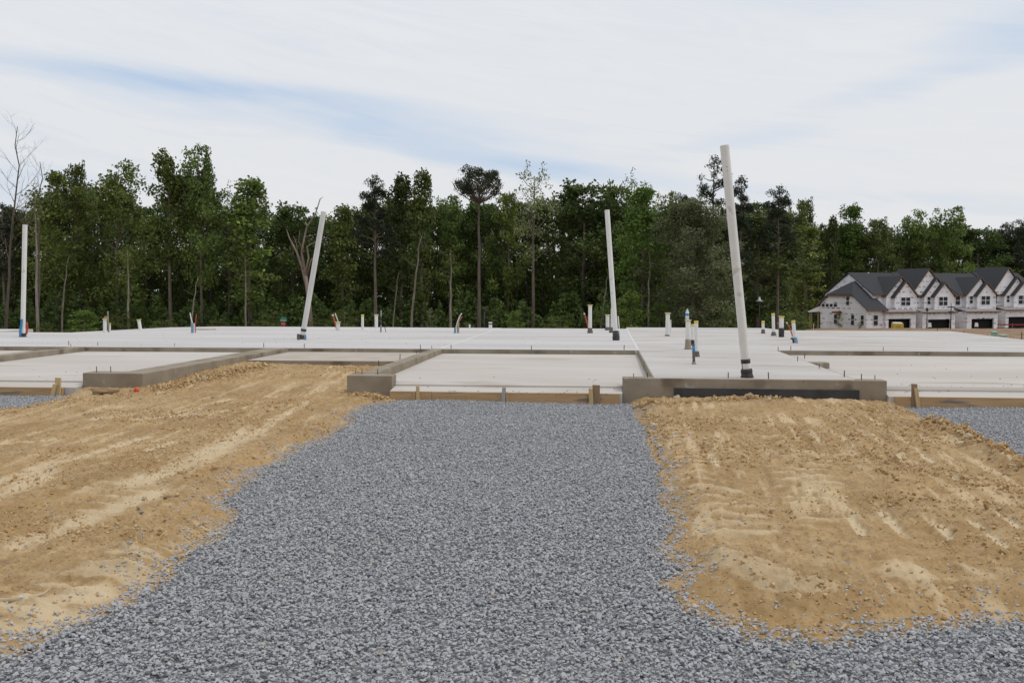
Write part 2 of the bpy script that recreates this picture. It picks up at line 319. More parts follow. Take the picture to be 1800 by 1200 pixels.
def dirt_fields(x, y):
    z = np.full(x.shape, -.265)
    z = z + .05*sstep(-5.9, -6.9, x)*sstep(10, 13.6, y)                    # banked against the left stem wall
    k = sstep(13.2, 17.6, y)*(x > -6.9)*(x < -3.0); z = z+.095*k              # rises to the porch
    mr = sstep(1.0, 1.9, x)*sstep(3.9, 3.2, x)*sstep(9.5, 13.4, y); z = z+.02*mr
    z = z + (fbm(x*.7, y*.7, 11)-.5)*.04
    nzv = (fbm(x*5, y*5, 21, 5, .6)-.5)*.022 + (fbm(x*22, y*22, 31, 4, .65)-.5)*.038 + (vnoise(x*70, y*70, 35)-.5)*.007; tm = np.zeros(x.shape)
    rough = .3+.7*sstep(.42, .6, fbm(x*.9+5, y*.9, 41, 3)); nzv = nzv + rough*(fbm(x*12, y*12, 51, 4, .65)-.5)*.045 + (1-np.abs(fbm(x*7, y*7, 52, 3)-.5)*6).clip(0, 1)*.010
    pale = np.zeros(x.shape)
    for grp in PALE_L:
        for a, b, wd in grp:
            d, s_, c_, t = seg(x, y, w2(a), w2(b)); d = d + (fbm(x*6, y*6, 61)-.5)*.16
            m = sstep(wd*1.25, wd*.35, d); pale = np.maximum(pale, m*(.55+.45*fbm(x*3, y*9, 77, 3))); z = z - m*.006
    for a, b in PALE_R:
        d, s_, c_, t = seg(x, y, w2(a), w2(b)); d = d+(fbm(x*12, y*12, 62)-.5)*.035
        m = sstep(.052, .022, d)*sstep(.22, .40, fbm(x*7, y*7, 63, 2)); pale = np.maximum(pale, m*.95); z = z - m*.016 + .01*sstep(.1, .05, d)*(1-m)
    for a, b, wd, per, amp in TRACKS:
        d, s_, c_, t = seg(x, y, w2(a), w2(b)); m = sstep(wd/2+.05, wd/2-.03, d)*sstep(.25, .45, fbm(x*2, y*2, 90, 2))
        ph = s_/per + (fbm(x*3, y*3, 91)-.5)*.35; r = np.abs((ph % 1)-.5)*2
        tm = np.maximum(tm, m); z = z + m*amp*1.15*(sstep(.50, .72, r)-.35)*(.8+.4*fbm(x*8, y*8, 92, 2)); pale = np.maximum(pale, m*.38*sstep(.6, .85, r)*1.4*sstep(.2, .5, fbm(x*5, y*5, 93, 2)))
    for c_, r0 in SCOOPS:
        cx, cy = w2(c_); q = np.sqrt(((x-cx)/(r0*1.5))**2+((y-cy)/(r0*1.0))**2); z = z+.03*sstep(1.1, .6, q)*(1-.6*sstep(.1, .9, (cy-y)/r0+.5)); pale = np.maximum(pale, .45*sstep(1, .7, q))
    # shallow parallel rolling lines left by the machine, running towards the camera
    side = np.where(x < -.3, 0., 1.); (ax, ay), (bx1, by1) = w2(zr(1000, 465)), w2(zr(1140, 620)); (cx1, cy1), (dx1, dy1) = w2(zl(300, 560)), w2(zl(1030, 185))
    tr_, tl_ = math.atan2(by1-ay, bx1-ax), math.atan2(dy1-cy1, dx1-cx1); th = np.where(side > 0, tr_, tl_)
    al, ac = x*np.cos(th)+y*np.sin(th), -x*np.sin(th)+y*np.cos(th); ln = fbm(ac*13+7, al*.8, 95, 4, .6); z = z + (ln-.5)*.026 + nzv*(1-.4*tm)
    global STREAK; STREAK = ln
    return z, pale
rows_py = np.concatenate([np.linspace(634, 700, 90)[:-1], np.linspace(700, 1240, 400)])
Ys = np.array([at(1065, p, -.28).y for p in rows_py])
frac = np.linspace(-.80, .66, 860)
XX = frac[None, :]*Ys[:, None]; YY = np.repeat(Ys[:, None], len(frac), 1)
sdg = gravel_sd(XX, YY); dz, pale = dirt_fields(XX, YY); strk = sstep(.56, .70, STREAK)*sstep(.35, .6, fbm(XX*1.4, YY*1.4, 120, 3)); drk = sstep(.42, .30, STREAK)*sstep(.35, .6, fbm(XX*1.7, YY*1.7, 121, 3))
edge = sstep(-.45, -.05, sdg)*sstep(.15, .0, sdg)
def bed_z(x, y): return ZG-.015 + (fbm(x*.9, y*.9, 9, 3)-.5)*.055
def finish_dirt(x, y, z, sd):
    e_ = sstep(-.45, -.05, sd)*sstep(.15, .0, sd); ch = sstep(0.1, .9, x)*sstep(2.6, 1.9, x)*sstep(6.5, 8.5, y); hp_ = np.zeros(x.shape)
    for a, b in (((1640, 752), (1740, 790)), ((1725, 782), (1815, 830))):
        d, _, _, _ = seg(x, y, w2(a), w2(b)); hp_ = np.maximum(hp_, sstep(.30, .02, d))
    z = z + e_*(.008+.035*ch*fbm(x*9, y*9, 71, 3)) + hp_*(.03+.09*fbm(x*8, y*8, 72, 3))
    e2 = sstep(-.24, .06, sd)*(1-.75*ch*fbm(x*6, y*6, 73, 2)); low = bed_z(x, y)+.018+.014*(fbm(x*20, y*20, 74, 2)-.5); z = z*(1-e2)+low*e2
    return np.where(sd > .05, np.minimum(z, low-(sd-.05)*.35), z)
dz = np.maximum(finish_dirt(XX, YY, dz, sdg), -.42)
F = gridfaces(len(Ys), len(frac))
Vd = np.stack([XX, YY, dz], -1).reshape(-1, 3)
keep = (sdg.ravel()[F].min(1) < .22); keep &= ~((Vd[F][:, :, 1].min(1) > 13.85) & ((Vd[F][:, :, 0].max(1) < -7.0) | (Vd[F][:, :, 0].min(1) > -3.3)))
keep &= (Vd[F][:, :, 1].max(1) < 18.1)
F = F[keep]; used = np.unique(F); re_ = np.full(len(Vd), -1); re_[used] = np.arange(len(used)); F = re_[F]
tone = fbm(XX*.8, YY*1.1, 101, 4)
damp = edge*.5 + sstep(.5, .7, fbm(XX*1.3, YY*1.3, 103, 4))*.6
def dirtmat():
    m = bpy.data.materials.new('tan_dirt'); m.use_nodes = True; nt = m.node_tree; N, L = nt.nodes, nt.links; b = N['Principled BSDF']; b.inputs['Roughness'].default_value = .95; b.inputs['Specular IOR Level'].default_value = .15
    tc = N.new('ShaderNodeTexCoord')
    def noise(s, d=5):
        n = N.new('ShaderNodeTexNoise'); n.inputs['Scale'].default_value = s; n.inputs['Detail'].default_value = d; n.inputs['Roughness'].default_value = .65; L.new(tc.outputs['Object'], n.inputs['Vector']); return n.outputs[0]
    r = N.new('ShaderNodeValToRGB'); e = r.color_ramp.elements; e[0].position = .3; e[0].color = (.29, .186, .09, 1); e[1].position = .72; e[1].color = (.53, .385, .21, 1); k = e.new(.5); k.color = (.42, .285, .143, 1)
    L.new(noise(9, 8), r.inputs[0]); src = r.outputs[0]
    def mixc(fac, col):
        nonlocal src
        mx = N.new('ShaderNodeMix'); mx.data_type = 'RGBA'; L.new(fac, mx.inputs[0]); L.new(src, mx.inputs[6]); mx.inputs[7].default_value = (*col, 1); src = mx.outputs[2]
    def attr(n, k=1):
        a = N.new('ShaderNodeAttribute'); a.attribute_name = n; q = N.new('ShaderNodeMath'); q.operation = 'MULTIPLY'; q.inputs[1].default_value = k; q.use_clamp = True; L.new(a.outputs['Fac'], q.inputs[0]); return q.outputs[0]
    def rng(s, a, c, d):
        q = N.new('ShaderNodeMapRange'); q.inputs[1].default_value = a; q.inputs[2].default_value = c; q.inputs[4].default_value = d; L.new(s, q.inputs[0]); return q.outputs[0]
    mixc(rng(noise(1.1, 4), .46, .62, .7), (.32, .205, .095)); mixc(rng(noise(2.3, 6), .54, .64, .5), (.50, .37, .21)); mixc(rng(noise(45, 3), .54, .66, .7), (.24, .15, .07)); mixc(rng(noise(3.7, 6), .60, .70, .45), (.36, .28, .19)); mixc(attr('streak', .8), (.60, .465, .285)); mixc(attr('dark', .7), (.30, .19, .085))
    mixc(attr('damp', .4), (.40, .245, .10)); mixc(attr('pale', .9), (.64, .52, .34)); mixc(rng(noise(100, 2), .62, .74, .5), (.50, .40, .26))
    L.new(src, b.inputs['Base Color'])
    bp = N.new('ShaderNodeBump'); bp.inputs['Strength'].default_value = .8; bp.inputs['Distance'].default_value = .012; L.new(noise(70, 6), bp.inputs['Height']); L.new(bp.outputs[0], b.inputs['Normal'])
    return m
DIRT = dirtmat()
o = link('graded_dirt', np_mesh('graded_dirt', Vd[used], F, DIRT, {'pale': pale.ravel()[used], 'damp': damp.ravel()[used], 'streak': strk.ravel()[used], 'dark': drk.ravel()[used]}, smooth=True))
tag(o, 'tan dirt banks in front of the stem walls, marked by machine tracks', kind='structure')
def dirt_z(x, y):
    z, _ = dirt_fields(x, y); return finish_dirt(x, y, z, gravel_sd(x, y))
# gravel bed below the stones
GBED = mat('gravel_bed', (.13, .134, .14), (.25, .255, .265), scale=70, rough=.9, bump=1, bscale=60, lo=.4, hi=.6)
bx, by = np.meshgrid(np.linspace(-13, 10, 150), np.linspace(2.2, 13.62, 90)); bz = np.full(bx.shape, ZG-.015) + (fbm(bx*.9, by*.9, 9, 3)-.5)*.055
o = link('gravel_bed', np_mesh('gravel_bed', np.stack([bx, by, bz], -1).reshape(-1, 3), gridfaces(90, 150), GBED, smooth=True)); tag(o, kind='structure')

# stone meshes: faceted crushed rock from convex hulls
import bmesh
def rock_mesh(name, seed, mat_, flat=(1, .75, .55), npts=11, rnd=.25):
    r = random.Random(seed); bm = bmesh.new()
    for i in range(npts):
        v = Vector((r.gauss(0, 1), r.gauss(0, 1), r.gauss(0, 1))).normalized()*(1-rnd*r.random())
        bm.verts.new((v.x*flat[0]*.5, v.y*flat[1]*.5, v.z*flat[2]*.5))
    h = bmesh.ops.convex_hull(bm, input=bm.verts); 
    bmesh.ops.delete(bm, geom=[v for v in bm.verts if not v.link_faces], context='VERTS')
    me = bpy.data.meshes.new(name); bm.to_mesh(me); bm.free(); me.materials.append(mat_); return me
def instmat(name, cols, rough=.85, bs=0):
    m = bpy.data.materials.new(name); m.use_nodes = True; nt = m.node_tree; N, L = nt.nodes, nt.links; b = N['Principled BSDF']; b.inputs['Roughness'].default_value = rough; b.inputs['Specular IOR Level'].default_value = .3
    oi = N.new('ShaderNodeObjectInfo'); r = N.new('ShaderNodeValToRGB'); e = r.color_ramp.elements; e[0].position = cols[0][0]; e[0].color = (*cols[0][1], 1); e[1].position = cols[-1][0]; e[1].color = (*cols[-1][1], 1)
    for p, c in cols[1:-1]: k = e.new(p); k.color = (*c, 1)
    L.new(oi.outputs['Random'], r.inputs[0]); src = r.outputs[0]
    tc = N.new('ShaderNodeTexCoord'); n = N.new('ShaderNodeTexNoise'); n.inputs['Scale'].default_value = 2.5; n.inputs['Detail'].default_value = 4; L.new(tc.outputs['Object'], n.inputs['Vector'])
    mr = N.new('ShaderNodeMapRange'); mr.inputs[1].default_value = .3; mr.inputs[2].default_value = .7; mr.inputs[3].default_value = .78; mr.inputs[4].default_value = 1.2; L.new(n.outputs[0], mr.inputs[0])
    hs = N.new('ShaderNodeHueSaturation'); L.new(mr.outputs[0], hs.inputs['Value']); L.new(src, hs.inputs['Color']); L.new(hs.outputs[0], b.inputs['Base Color']); return m
GRAVEL = instmat('grey_crushed_stone', [(0, (.33, .333, .34)), (.3, (.365, .37, .378)), (.65, (.395, .40, .408)), (.93, (.425, .43, .438)), (.98, (.46, .46, .455)), (.994, (.40, .35, .29))])
CLOD = instmat('dirt_clod', [(0, (.34, .22, .10)), (.5, (.46, .31, .155)), (1, (.58, .43, .24))], .95)
def hidden_coll(name, meshes):
    c = bpy.data.collections.new(name)
    for i, me in enumerate(meshes):
        o = bpy.data.objects.new(me.name, me); c.objects.link(o)
    return c
STONES = hidden_coll('stone_kinds', [rock_mesh('stone', i, GRAVEL, (1, .55+.3*random.Random(i).random(), .38+.25*random.Random(i+50).random())) for i in range(14)])
CLODS = hidden_coll('clod_kinds', [rock_mesh('clod', 100+i, CLOD, (1, .85, .65), 16, .3) for i in range(10)])
def scatter(name, P, rot, scl, coll, label, seed=0):
    me = bpy.data.meshes.new(name); me.vertices.add(len(P)); me.vertices.foreach_set('co', np.asarray(P, np.float32).ravel())
    a = me.attributes.new('rot', 'FLOAT_VECTOR', 'POINT'); a.data.foreach_set('vector', np.asarray(rot, np.float32).ravel())
    a = me.attributes.new('scl', 'FLOAT', 'POINT'); a.data.foreach_set('value', np.asarray(scl, np.float32))
    o = link(name, me); ng = bpy.data.node_groups.new(name, 'GeometryNodeTree'); ng.interface.new_socket('Geometry', in_out='INPUT', socket_type='NodeSocketGeometry'); ng.interface.new_socket('Geometry', in_out='OUTPUT', socket_type='NodeSocketGeometry')
    N, L = ng.nodes, ng.links; gi = N.new('NodeGroupInput'); go = N.new('NodeGroupOutput'); ip = N.new('GeometryNodeInstanceOnPoints'); ci = N.new('GeometryNodeCollectionInfo')
    ci.inputs['Collection'].default_value = coll; ci.inputs['Separate Children'].default_value = True; ip.inputs['Pick Instance'].default_value = True
    rv = N.new('FunctionNodeRandomValue'); rv.data_type = 'INT'; rv.inputs[4].default_value = 0; rv.inputs[5].default_value = len(coll.objects)-1; rv.inputs['Seed'].default_value = seed
    na = N.new('GeometryNodeInputNamedAttribute'); na.data_type = 'FLOAT_VECTOR'; na.inputs[0].default_value = 'rot'
    nb = N.new('GeometryNodeInputNamedAttribute'); nb.data_type = 'FLOAT'; nb.inputs[0].default_value = 'scl'
    L.new(gi.outputs[0], ip.inputs['Points']); L.new(ci.outputs[0], ip.inputs['Instance']); L.new(rv.outputs[2], ip.inputs['Instance Index'])
    L.new(na.outputs[0], ip.inputs['Rotation']); L.new(nb.outputs[0], ip.inputs['Scale']); L.new(ip.outputs[0], go.inputs[0])
    m = o.modifiers.new('scatter', 'NODES'); m.node_group = ng; tag(o, label, kind='stuff'); return o
R = np.random.RandomState(7)
def rots(n, tilt): return np.stack([R.normal(0, tilt, n), R.normal(0, tilt, n), R.uniform(0, 6.283, n)], -1)
# stones: full cover within the gravel, thinning out onto the dirt
NP = 980000; x = R.uniform(-.74, .64, NP); y = R.uniform(3.1, 13.75, NP)
keepw = R.uniform(0, 1, NP) < (y/13.75); x, y = (x*y)[keepw], y[keepw]
sd = gravel_sd(x, y); k = sd > -.02
strag = (sd <= -.02) & (R.uniform(0, 1, len(x)) < .34*np.exp(sd/.09)*(.3+1.4*sstep(.4, .6, fbm(x*3, y*3, 130, 2)))+.003)
k = (k | strag) & ~(y > 13.47)
x, y, sd = x[k], y[k], sd[k]; n = len(x)
zb = np.where(sd > 0, bed_z(x, y)+R.uniform(-.004, .030, n), dirt_z(x, y)+.002)
scatter('gravel', np.stack([x, y, zb], -1), rots(n, .30), np.clip(R.lognormal(-3.72, .24, n), .012, .055), STONES, 'grey crushed stone spread over the driveways and foreground')
print('stones', n)
# clods and crumbs on the dirt
NP = 700000; x = R.uniform(-.80, .66, NP); y = R.uniform(3.1, 17.6, NP); kk = R.uniform(0, 1, NP) < (y/17.6); x, y = (x*y)[kk], y[kk]; sd = gravel_sd(x, y)
rg = sstep(.45, .65, fbm(x*.9+5, y*.9, 41, 3)); chk = sstep(0.1, .9, x)*sstep(2.8, 1.9, x)*sstep(6.0, 8, y)
hp = np.zeros(len(x))
for a, b in (((1640, 752), (1740, 790)), ((1725, 782), (1815, 830)), ((1135, 712), (1420, 702)), ((615, 693), (670, 700)), ((270, 690), (460, 655))):
    d, _, _, _ = seg(x, y, w2(a), w2(b)); hp = np.maximum(hp, sstep(.28, .02, d))
d, _, _, _ = seg(x, y, w2((1540, 815)), w2((1700, 880))); hp = np.maximum(hp, .45*sstep(.75, .1, d)*sstep(.35, .6, fbm(x*4, y*4, 140, 2)))
nr = np.exp(-np.abs(sd)/.16)
dens = .10+.35*rg+.25*nr+.5*hp
wallz = (y > 13.45) & ((x < -6.85) | (x > -3.75)); k = (R.uniform(0, 1, len(x)) < dens) & (sd < .05) & ~wallz & (y < 17.4)
x, y, sd, rg, chk, hp, nr = [q[k] for q in (x, y, sd, rg, chk, hp, nr)]; n = len(x)
scl = np.clip(R.lognormal(-4.55, .5, n), .005, .035)*(1+rg*.4) ; big = R.uniform(0, 1, n) < (.003+.016*rg+.22*chk*nr+.20*hp)
scl = np.where(big, R.uniform(.03, .065, n)*(1+.6*hp*R.uniform(0, 1, n)), scl)
scatter('dirt_clods', np.stack([x, y, dirt_z(x, y)+scl*.15+hp*.03*R.uniform(0, 1, n)], -1), rots(n, .8), scl, CLODS, 'crumbly tan clods lying over the dirt banks', 3)
print('clods', n)

# ------------------------------------------------------------------ foundation
fnd = empty('townhouse_foundation', (0, 13.7, 0), 'pale concrete foundation slabs of a townhouse row with raised stem walls', 'foundation')
def FB(name, mb, m, bevel=.008, label=None):
    for i, v in enumerate(mb.v): mb.v[i] = (v[0], v[1]-13.7, v[2])
    o = mb.build(name, m, fnd, bevel=bevel)
    if label: o['label'] = label
    return o
YF, YB = 13.7, 20.25
BOT = -.5
# house slabs, one pour per unit
FB('house_slab', MB().prism([(-30, 20.15), (-11.55, 20.15), (-6.9, 20.25), (-6.9, 32.35), (-13.2, 32.3), (-14.6, 31.3), (-15.7, 27.1), (-30, 26.9)], BOT, 0), SLAB)
FB('house_slab', MB().prism([(-6.897, 20.27), (-3.5, 20.27), (-3.5, 32.2), (-6.897, 32.25)], BOT, -.003), SLAB)
FB('house_slab', MB().prism([(-3.497, 20.25), (.68, 20.25), (.68, 31.9), (-3.497, 31.9)], BOT, .001), SLAB)
FB('house_slab', MB().prism([(.683, YF+.02), (3.45, YF+.02), (3.52, 20.45), (10.6, 20.45), (10.6, 31.05), (5.6, 31.1), (5.3, 33.0), (.683, 33.0)], BOT, .004), SLABD)
FB('house_slab', MB().prism([(10.603, 20.45), (26, 20.45), (26, 24.0), (10.603, 24.3)], BOT, -.004), SLAB)
FB('house_slab', MB().box(-30, -17.8, 26.95, 28.6, BOT, .03), SLAB, label='raised step of slab at the far left')
# stem walls
FB('stem_wall', MB().prism([(-7.77, YF), (-6.83, YF), (-6.80, 20.245), (-7.24, 20.145), (-7.24, 14.05), (-7.77, 14.05)], BOT, .002), WALLC, .012)
FB('stem_wall', MB().prism([(-3.74, YF), (-3.07, YF), (-3.07, 13.98), (-3.43, 13.98), (-3.46, 20.265), (-3.68, 20.265), (-3.64, 14.1), (-3.74, 14.1)], BOT, .003), WALLC, .012)
FB('stem_wall', MB().prism([(.24, YF-.05), (3.83, YF-.10), (3.83, YF+.017), (.24, YF+.017)], BOT, .006).box(.24, .679, YF+.0175, YF+.20, BOT, .006).box(3.465, 3.83, YF+.0175, YF+.16, BOT, .006), WALLC, .01)
FB('stem_wall', MB().prism([(-11.62, 13.9), (-11.34, 13.9), (-11.34, 20.147), (-11.62, 20.147)], BOT, .003), WALLC, .01)
FB('stem_wall', MB().box(3.495, 3.86, 17.15, 17.42, BOT, -.01), WALLC, .01, label='short stub wall at the side of the right garage')
# faces of the slabs towards the lower garage floors
for (x0, x1, yy, zt) in ((-11.34, -7.243, 20.146, -.004), (-30, -11.623, 20.146, -.004), (-6.797, -3.683, 20.262, -.006), (-3.457, .60, 20.246, -.003), (3.60, 26, 20.446, 0)):
    FB('slab_edge', MB().box(x0, x1, yy-.012, yy, BOT, zt), WALLC, 0)
FB('slab_edge', MB().box(.665, .68, YF+.22, 20.245, BOT, 0), WALLC, 0)
FB('slab_edge', MB().prism([(3.452, YF+.17), (3.468, YF+.17), (3.535, 20.43), (3.520, 20.43)], BOT, 0), WALLC, 0)
# garage floors, with the fall to the door and the sloping lip in front
def garage(x0, x1, yb, lab=None):
    FB('garage_floor', MB().prism([(x0, 13.86), (x1, 13.86), (x1, yb-.013), (x0, yb-.013)], BOT, [-.135, -.135, -.095, -.095]), GFLOOR, .004, lab)
    FB('door_sill', MB().prism([(x0, 13.52), (x1, 13.52), (x1, 13.857), (x0, 13.857)], BOT, [-.20, -.20, -.158, -.158]), GFLOOR, .004)
garage(-3.065, .235, 13.99)
FB('garage_floor', MB().prism([(-3.425, 13.993), (.662, 13.993), (.662, 20.23), (-3.452, 20.23)], BOT, [-.134, -.134, -.095, -.095]), GFLOOR, .003, 'floor of the middle garage bay')
garage(-11.335, -7.773, 14.06)
FB('garage_floor', MB().prism([(-11.337, 14.063), (-7.245, 14.063), (-7.245, 20.13), (-11.337, 20.13)], BOT, [-.133, -.133, -.095, -.095]), GFLOOR, .003, 'floor of the left garage bay')
FB('garage_floor', MB().prism([(-30, 13.9), (-11.625, 13.9), (-11.625, 20.13), (-30, 20.13)], BOT, [-.135, -.135, -.09, -.09]), GFLOOR, .003)
garage(3.834, 14, 13.9)
FB('garage_floor', MB().prism([(3.47, 13.903), (14, 13.903), (14, 20.43), (3.537, 20.43)], BOT, [-.1345, -.1345, -.09, -.09]), GFLOOR, .003, 'floor of the right garage bay')
FB('porch_slab', MB().prism([(-6.79, 17.75), (-3.685, 17.75), (-3.685, 20.248), (-6.79, 20.248)], BOT, [-.085, -.085, -.08, -.08]), PORCH, .008)
FB('slab_edge', MB().box(-6.79, -3.69, 17.735, 17.749, BOT, -.09), WALLC, 0)
p0, p1 = at(1185, 690, -.13), at(1513, 692, -.13)
FB('waterproofing_panel', MB().prism([(at(1185, 681).x*13.6/at(1185, 681).y, YF-.092), (3.46, YF-.122), (3.46, YF-.04), (at(1185, 681).x*13.6/at(1185, 681).y, YF-.04)], BOT, -.125), MEMB, .004, 'charcoal board along the foot of the stem wall')
# joint lines between pours: thin raised seams
for (x0, x1, y0, y1) in ((-6.92, -6.87, 20.3, 32.2), (-3.53, -3.47, 20.3, 31.85), (.65, .70, 20.3, 31.9)):
    FB('joint_seam', MB().box(x0, x1, y0, y1, -.02, .0055), mat('seam_concrete', (.58, .57, .55), (.62, .61, .59), scale=3, rough=.8), 0)
bolt_me = MB().tube([(0, 0, -.04), (0, 0, .95)], .075, 6).tube([(0, 0, .8), (0, 0, 1)], .06, 6).mesh('anchor_bolt', STEEL)
BOLTS = [(121, 607, 9), (124.5, 609.5, 6), (172, 607.5, 7), (307, 608.5, 6), (170, 654, 11), (195, 654, 11), (463.5, 610, 8), (535, 611, 8), (739, 613, 8), (759, 613, 6), (732, 621, 6), (703, 631, 9.5), (666, 643, 10), (625, 656, 8), (636, 657, 9),
    (664, 658, 10), (793, 613, 8), (934, 615, 8), (1097, 615, 9), (1114, 664, 8), (1138, 664, 9), (1280, 665, 11), (1351, 666, 12), (1368, 616, 7), (1390, 616, 8), (1414.5, 630, 9), (1402, 635, 9), (1440, 648, 9), (1484, 663, 12), (1514, 668, 11), (1538, 668, 9), (1552.5, 617, 7), (1701, 617, 7)]
for i, (bx_, by_, h) in enumerate(BOLTS):
    p = at(bx_, by_); hh = h*p.y/FP; b = link('anchor_bolt', bolt_me, fnd, (p.x, p.y-13.7, 0)); b.scale = (hh*1.0 if hh < .1 else .1, .1 if hh > .1 else hh, hh)
    b.rotation_euler = (random.Random(i).uniform(-.06, .06), random.Random(i+9).uniform(-.06, .06), 0)

# concrete crumbs on the slabs
crumb_pts = []; cs = []
for i in range(420):
    q = R.uniform(0, 1)
    if q < .35: px_, py_, Z = R.uniform(0, 150) if q < .1 else (R.uniform(1565, 1800) if q < .22 else R.uniform(700, 1090)), R.uniform(684, 690), -.17
    elif q < .65: px_, py_, Z = R.uniform(20, 1800), R.uniform(640, 680), -.12
    else: px_, py_, Z = R.uniform(20, 1790), R.uniform(585, 612), 0
    p = at(px_, py_, Z)
    if Z < 0 and ((-7.8 < p.x < -3.0) or (.2 < p.x < 3.9)): continue
    if Z == -.17: Z = -.20+(p.y-13.52)*.042/.337; 
    elif Z == -.12: Z = -.133+(p.y-13.9)*.0061
    if Z == 0 and p.x > 10: continue
    crumb_pts.append((p.x, p.y, Z+.004)); cs.append(R.uniform(.012, .035))
CRUMB = instmat('concrete_crumb', [(0, (.10, .085, .065)), (.6, (.24, .2, .15)), (1, (.36, .31, .25))], .95)
scatter('concrete_crumbs', np.array(crumb_pts), rots(len(cs), .3), np.array(cs), hidden_coll('crumb_kinds', [rock_mesh('crumb', 200+i, CRUMB, (1, .8, .4), 12) for i in range(5)]), 'small crumbs of concrete and mud on the slabs')

# ------------------------------------------------------------------ formwork boards and stakes
def board_thing(x0, x1, label, segs, y0=13.50, zt=-.197):
    t = empty('form_board', ((x0+x1)/2, y0, -.3), label, 'formwork board', 'wooden form boards across the garage openings')
    for k_, (a, b) in enumerate(segs):
        MB().box(a-(x0+x1)/2, b-(x0+x1)/2, -.035, 0, -.2, zt+.3-(.004*k_)).build('board', WOODF, t, bevel=.003)
    return t
board_thing(-3.05, .19, 'brown form board nailed across the middle garage opening', [(-3.05, -2.45), (-2.447, -.25), (-.247, .19)])
board_thing(3.86, 9.5, 'yellowish form board across the right garage opening', [(3.90, 6.4), (6.403, 9.5)])
board_thing(-12, -7.95, 'greyish form board across the left garage opening', [(-12, -9.6), (-9.597, -7.95)])
def stake(px, ytop, ybot, w, m, label, lean=0, Y=13.44, t=.035):
    p = dep(px, ybot, Y); q = dep(px+lean, ytop, Y); ww = w*Y/FP
    e = tag(MB().extrude([(-ww/2, 0, -.15), (ww/2, 0, -.15), (ww/2+(q.x-p.x), 0, q.z-p.z), (-ww/2+(q.x-p.x), 0, q.z-p.z+.004)], (0, t, 0)).build('form_stake', m, None, (p.x, p.y, p.z), bevel=.002), label, 'wooden stake', 'wooden stakes holding the form boards')
    return e
stake(734, 679, 706, 6, WOODS, 'pale upright stake at the left end of the middle form board')
stake(727.5, 689, 706, 5, WOODF, 'short brown block beside the left stake of the middle form board', 0, 13.45)
stake(883, 681, 707, 6.5, WOODG, 'grey weathered stake at the centre of the middle form board', 3)
stake(892, 690, 703, 6, WOODF, 'short brown block beside the grey weathered stake', 0, 13.45)
stake(1048, 677, 711, 13, WOODB, 'wide brown stake near the right end of the middle form board')
stake(1041, 683, 710, 7, WOODS, 'leaning pale stake against the wide brown stake', -3, 13.40)
stake(1608, 675, 719, 9, WOODB, 'wide upright brown stake at the right garage opening')
stake(1618, 683, 719, 6, WOODS, 'slim pale stake leaning beside the wide stake at the right garage', -7, 13.40)
stake(101, 664, 693, 10, WOODS, 'wide upright pale stake at the left garage opening')
stake(87, 675, 692, 7, WOODS, 'slim stake leaning beside the upright stake at the left garage', 9, 13.40)

# ------------------------------------------------------------------ pipes standing in the slab
def pipe(base, top, w, label, cat='pipe', m=PVC, cap=None, base_h=0, base_m=BLK, base_w=1.35, bands=(), coupling=None, group=None, name='vent_pipe', flare=False, extra=None):
    p = at(base[0], base[1]); q = dep(top[0], top[1], p.y); r = w*p.y/FP/2; v = q-p; L_ = v.length
    t = empty(name, p, label, cat, group); up_ = v.normalized()
    MB().tube([up_*-.02, v], r, 16, cap=False).tube([v, v-up_*.001], [r, r*.86], 16, False).tube([v-up_*.001, v-up_*.12], r*.86, 16, True).build('tube', m, t)
    if cap:
        h = (3.2 if not flare else 2.4)*p.y/FP
        if flare: mb = MB().tube([v-up_*h, v-up_*h*.5, v, v+up_*.006], [r*1.04, r*1.15, r*1.5, r*1.42], 16)
        else: mb = MB().tube([v-up_*h, v+up_*.004], [r*1.12, r*1.08], 16)
        mb.build('cap', cap, t)
    if base_h:
        hh = base_h*p.y/FP; n = 14; rr = random.Random(int(base[0]))
        pts = [up_*(hh*k/5.0) for k in range(6)]; rad = [r*base_w*((1.12-.12*k/5) if base_m is BLK else (1.38-.42*(k/5)**.7))*(1+rr.uniform(-.09, .11)) for k in range(6)]
        MB().tube(pts, rad, n).build('base_wrap', base_m, t)
    for (y0, y1, bm_) in bands:
        a, b = (base[1]-y0)/(base[1]-top[1]), (base[1]-y1)/(base[1]-top[1]); MB().tube([v*a, v*b], r*1.05, 16).build('tape_band', bm_, t)
    if coupling:
        a, b = [(base[1]-y_)/(base[1]-top[1]) for y_ in coupling]; MB().tube([v*a, v*a, v*b, v*b], [r, r*1.13, r*1.13, r], 16).build('coupling', m, t)
    return t
def conduit(pts, w, m, label, name='conduit', cat='conduit', tip=None, Yoff=0):
    p = at(*pts[0]); Y = p.y+Yoff; r = w*Y/FP/2
    P3 = [dep(a, b, Y)-p for a, b in pts]
    # smooth the path
    for _ in range(2):
        Q = [P3[0]]
        for a, b in zip(P3[:-1], P3[1:]): Q += [a*.75+b*.25, a*.25+b*.75]
        P3 = Q+[P3[-1]]
    P3[0] = P3[0]-Vector((0, 0, .02))
    o = MB().tube(P3, r, 8).build(name, m, None, p); tag(o, label, cat, 'conduits stubbed up from the slab')
    if tip: MB().tube([P3[-1]-(P3[-1]-P3[-2]).normalized()*.04, P3[-1]+(P3[-1]-P3[-2]).normalized()*.004], r*1.25, 8).build('end_cap', tip, o)
    return o
TG = 'tall white pipes rising from the slab'
t = pipe((40, 592), (44, 395), 8.5, 'tall white pipe at the far left, upright in the slab', m=PVC, base_h=7, base_m=BLK, group=TG)
conduit([(35.5, 592), (35.5, 580), (37.5, 572), (38.5, 561)], 4, BLUE, 'blue sleeve beside the tall pipe at the far left', Yoff=-.1)
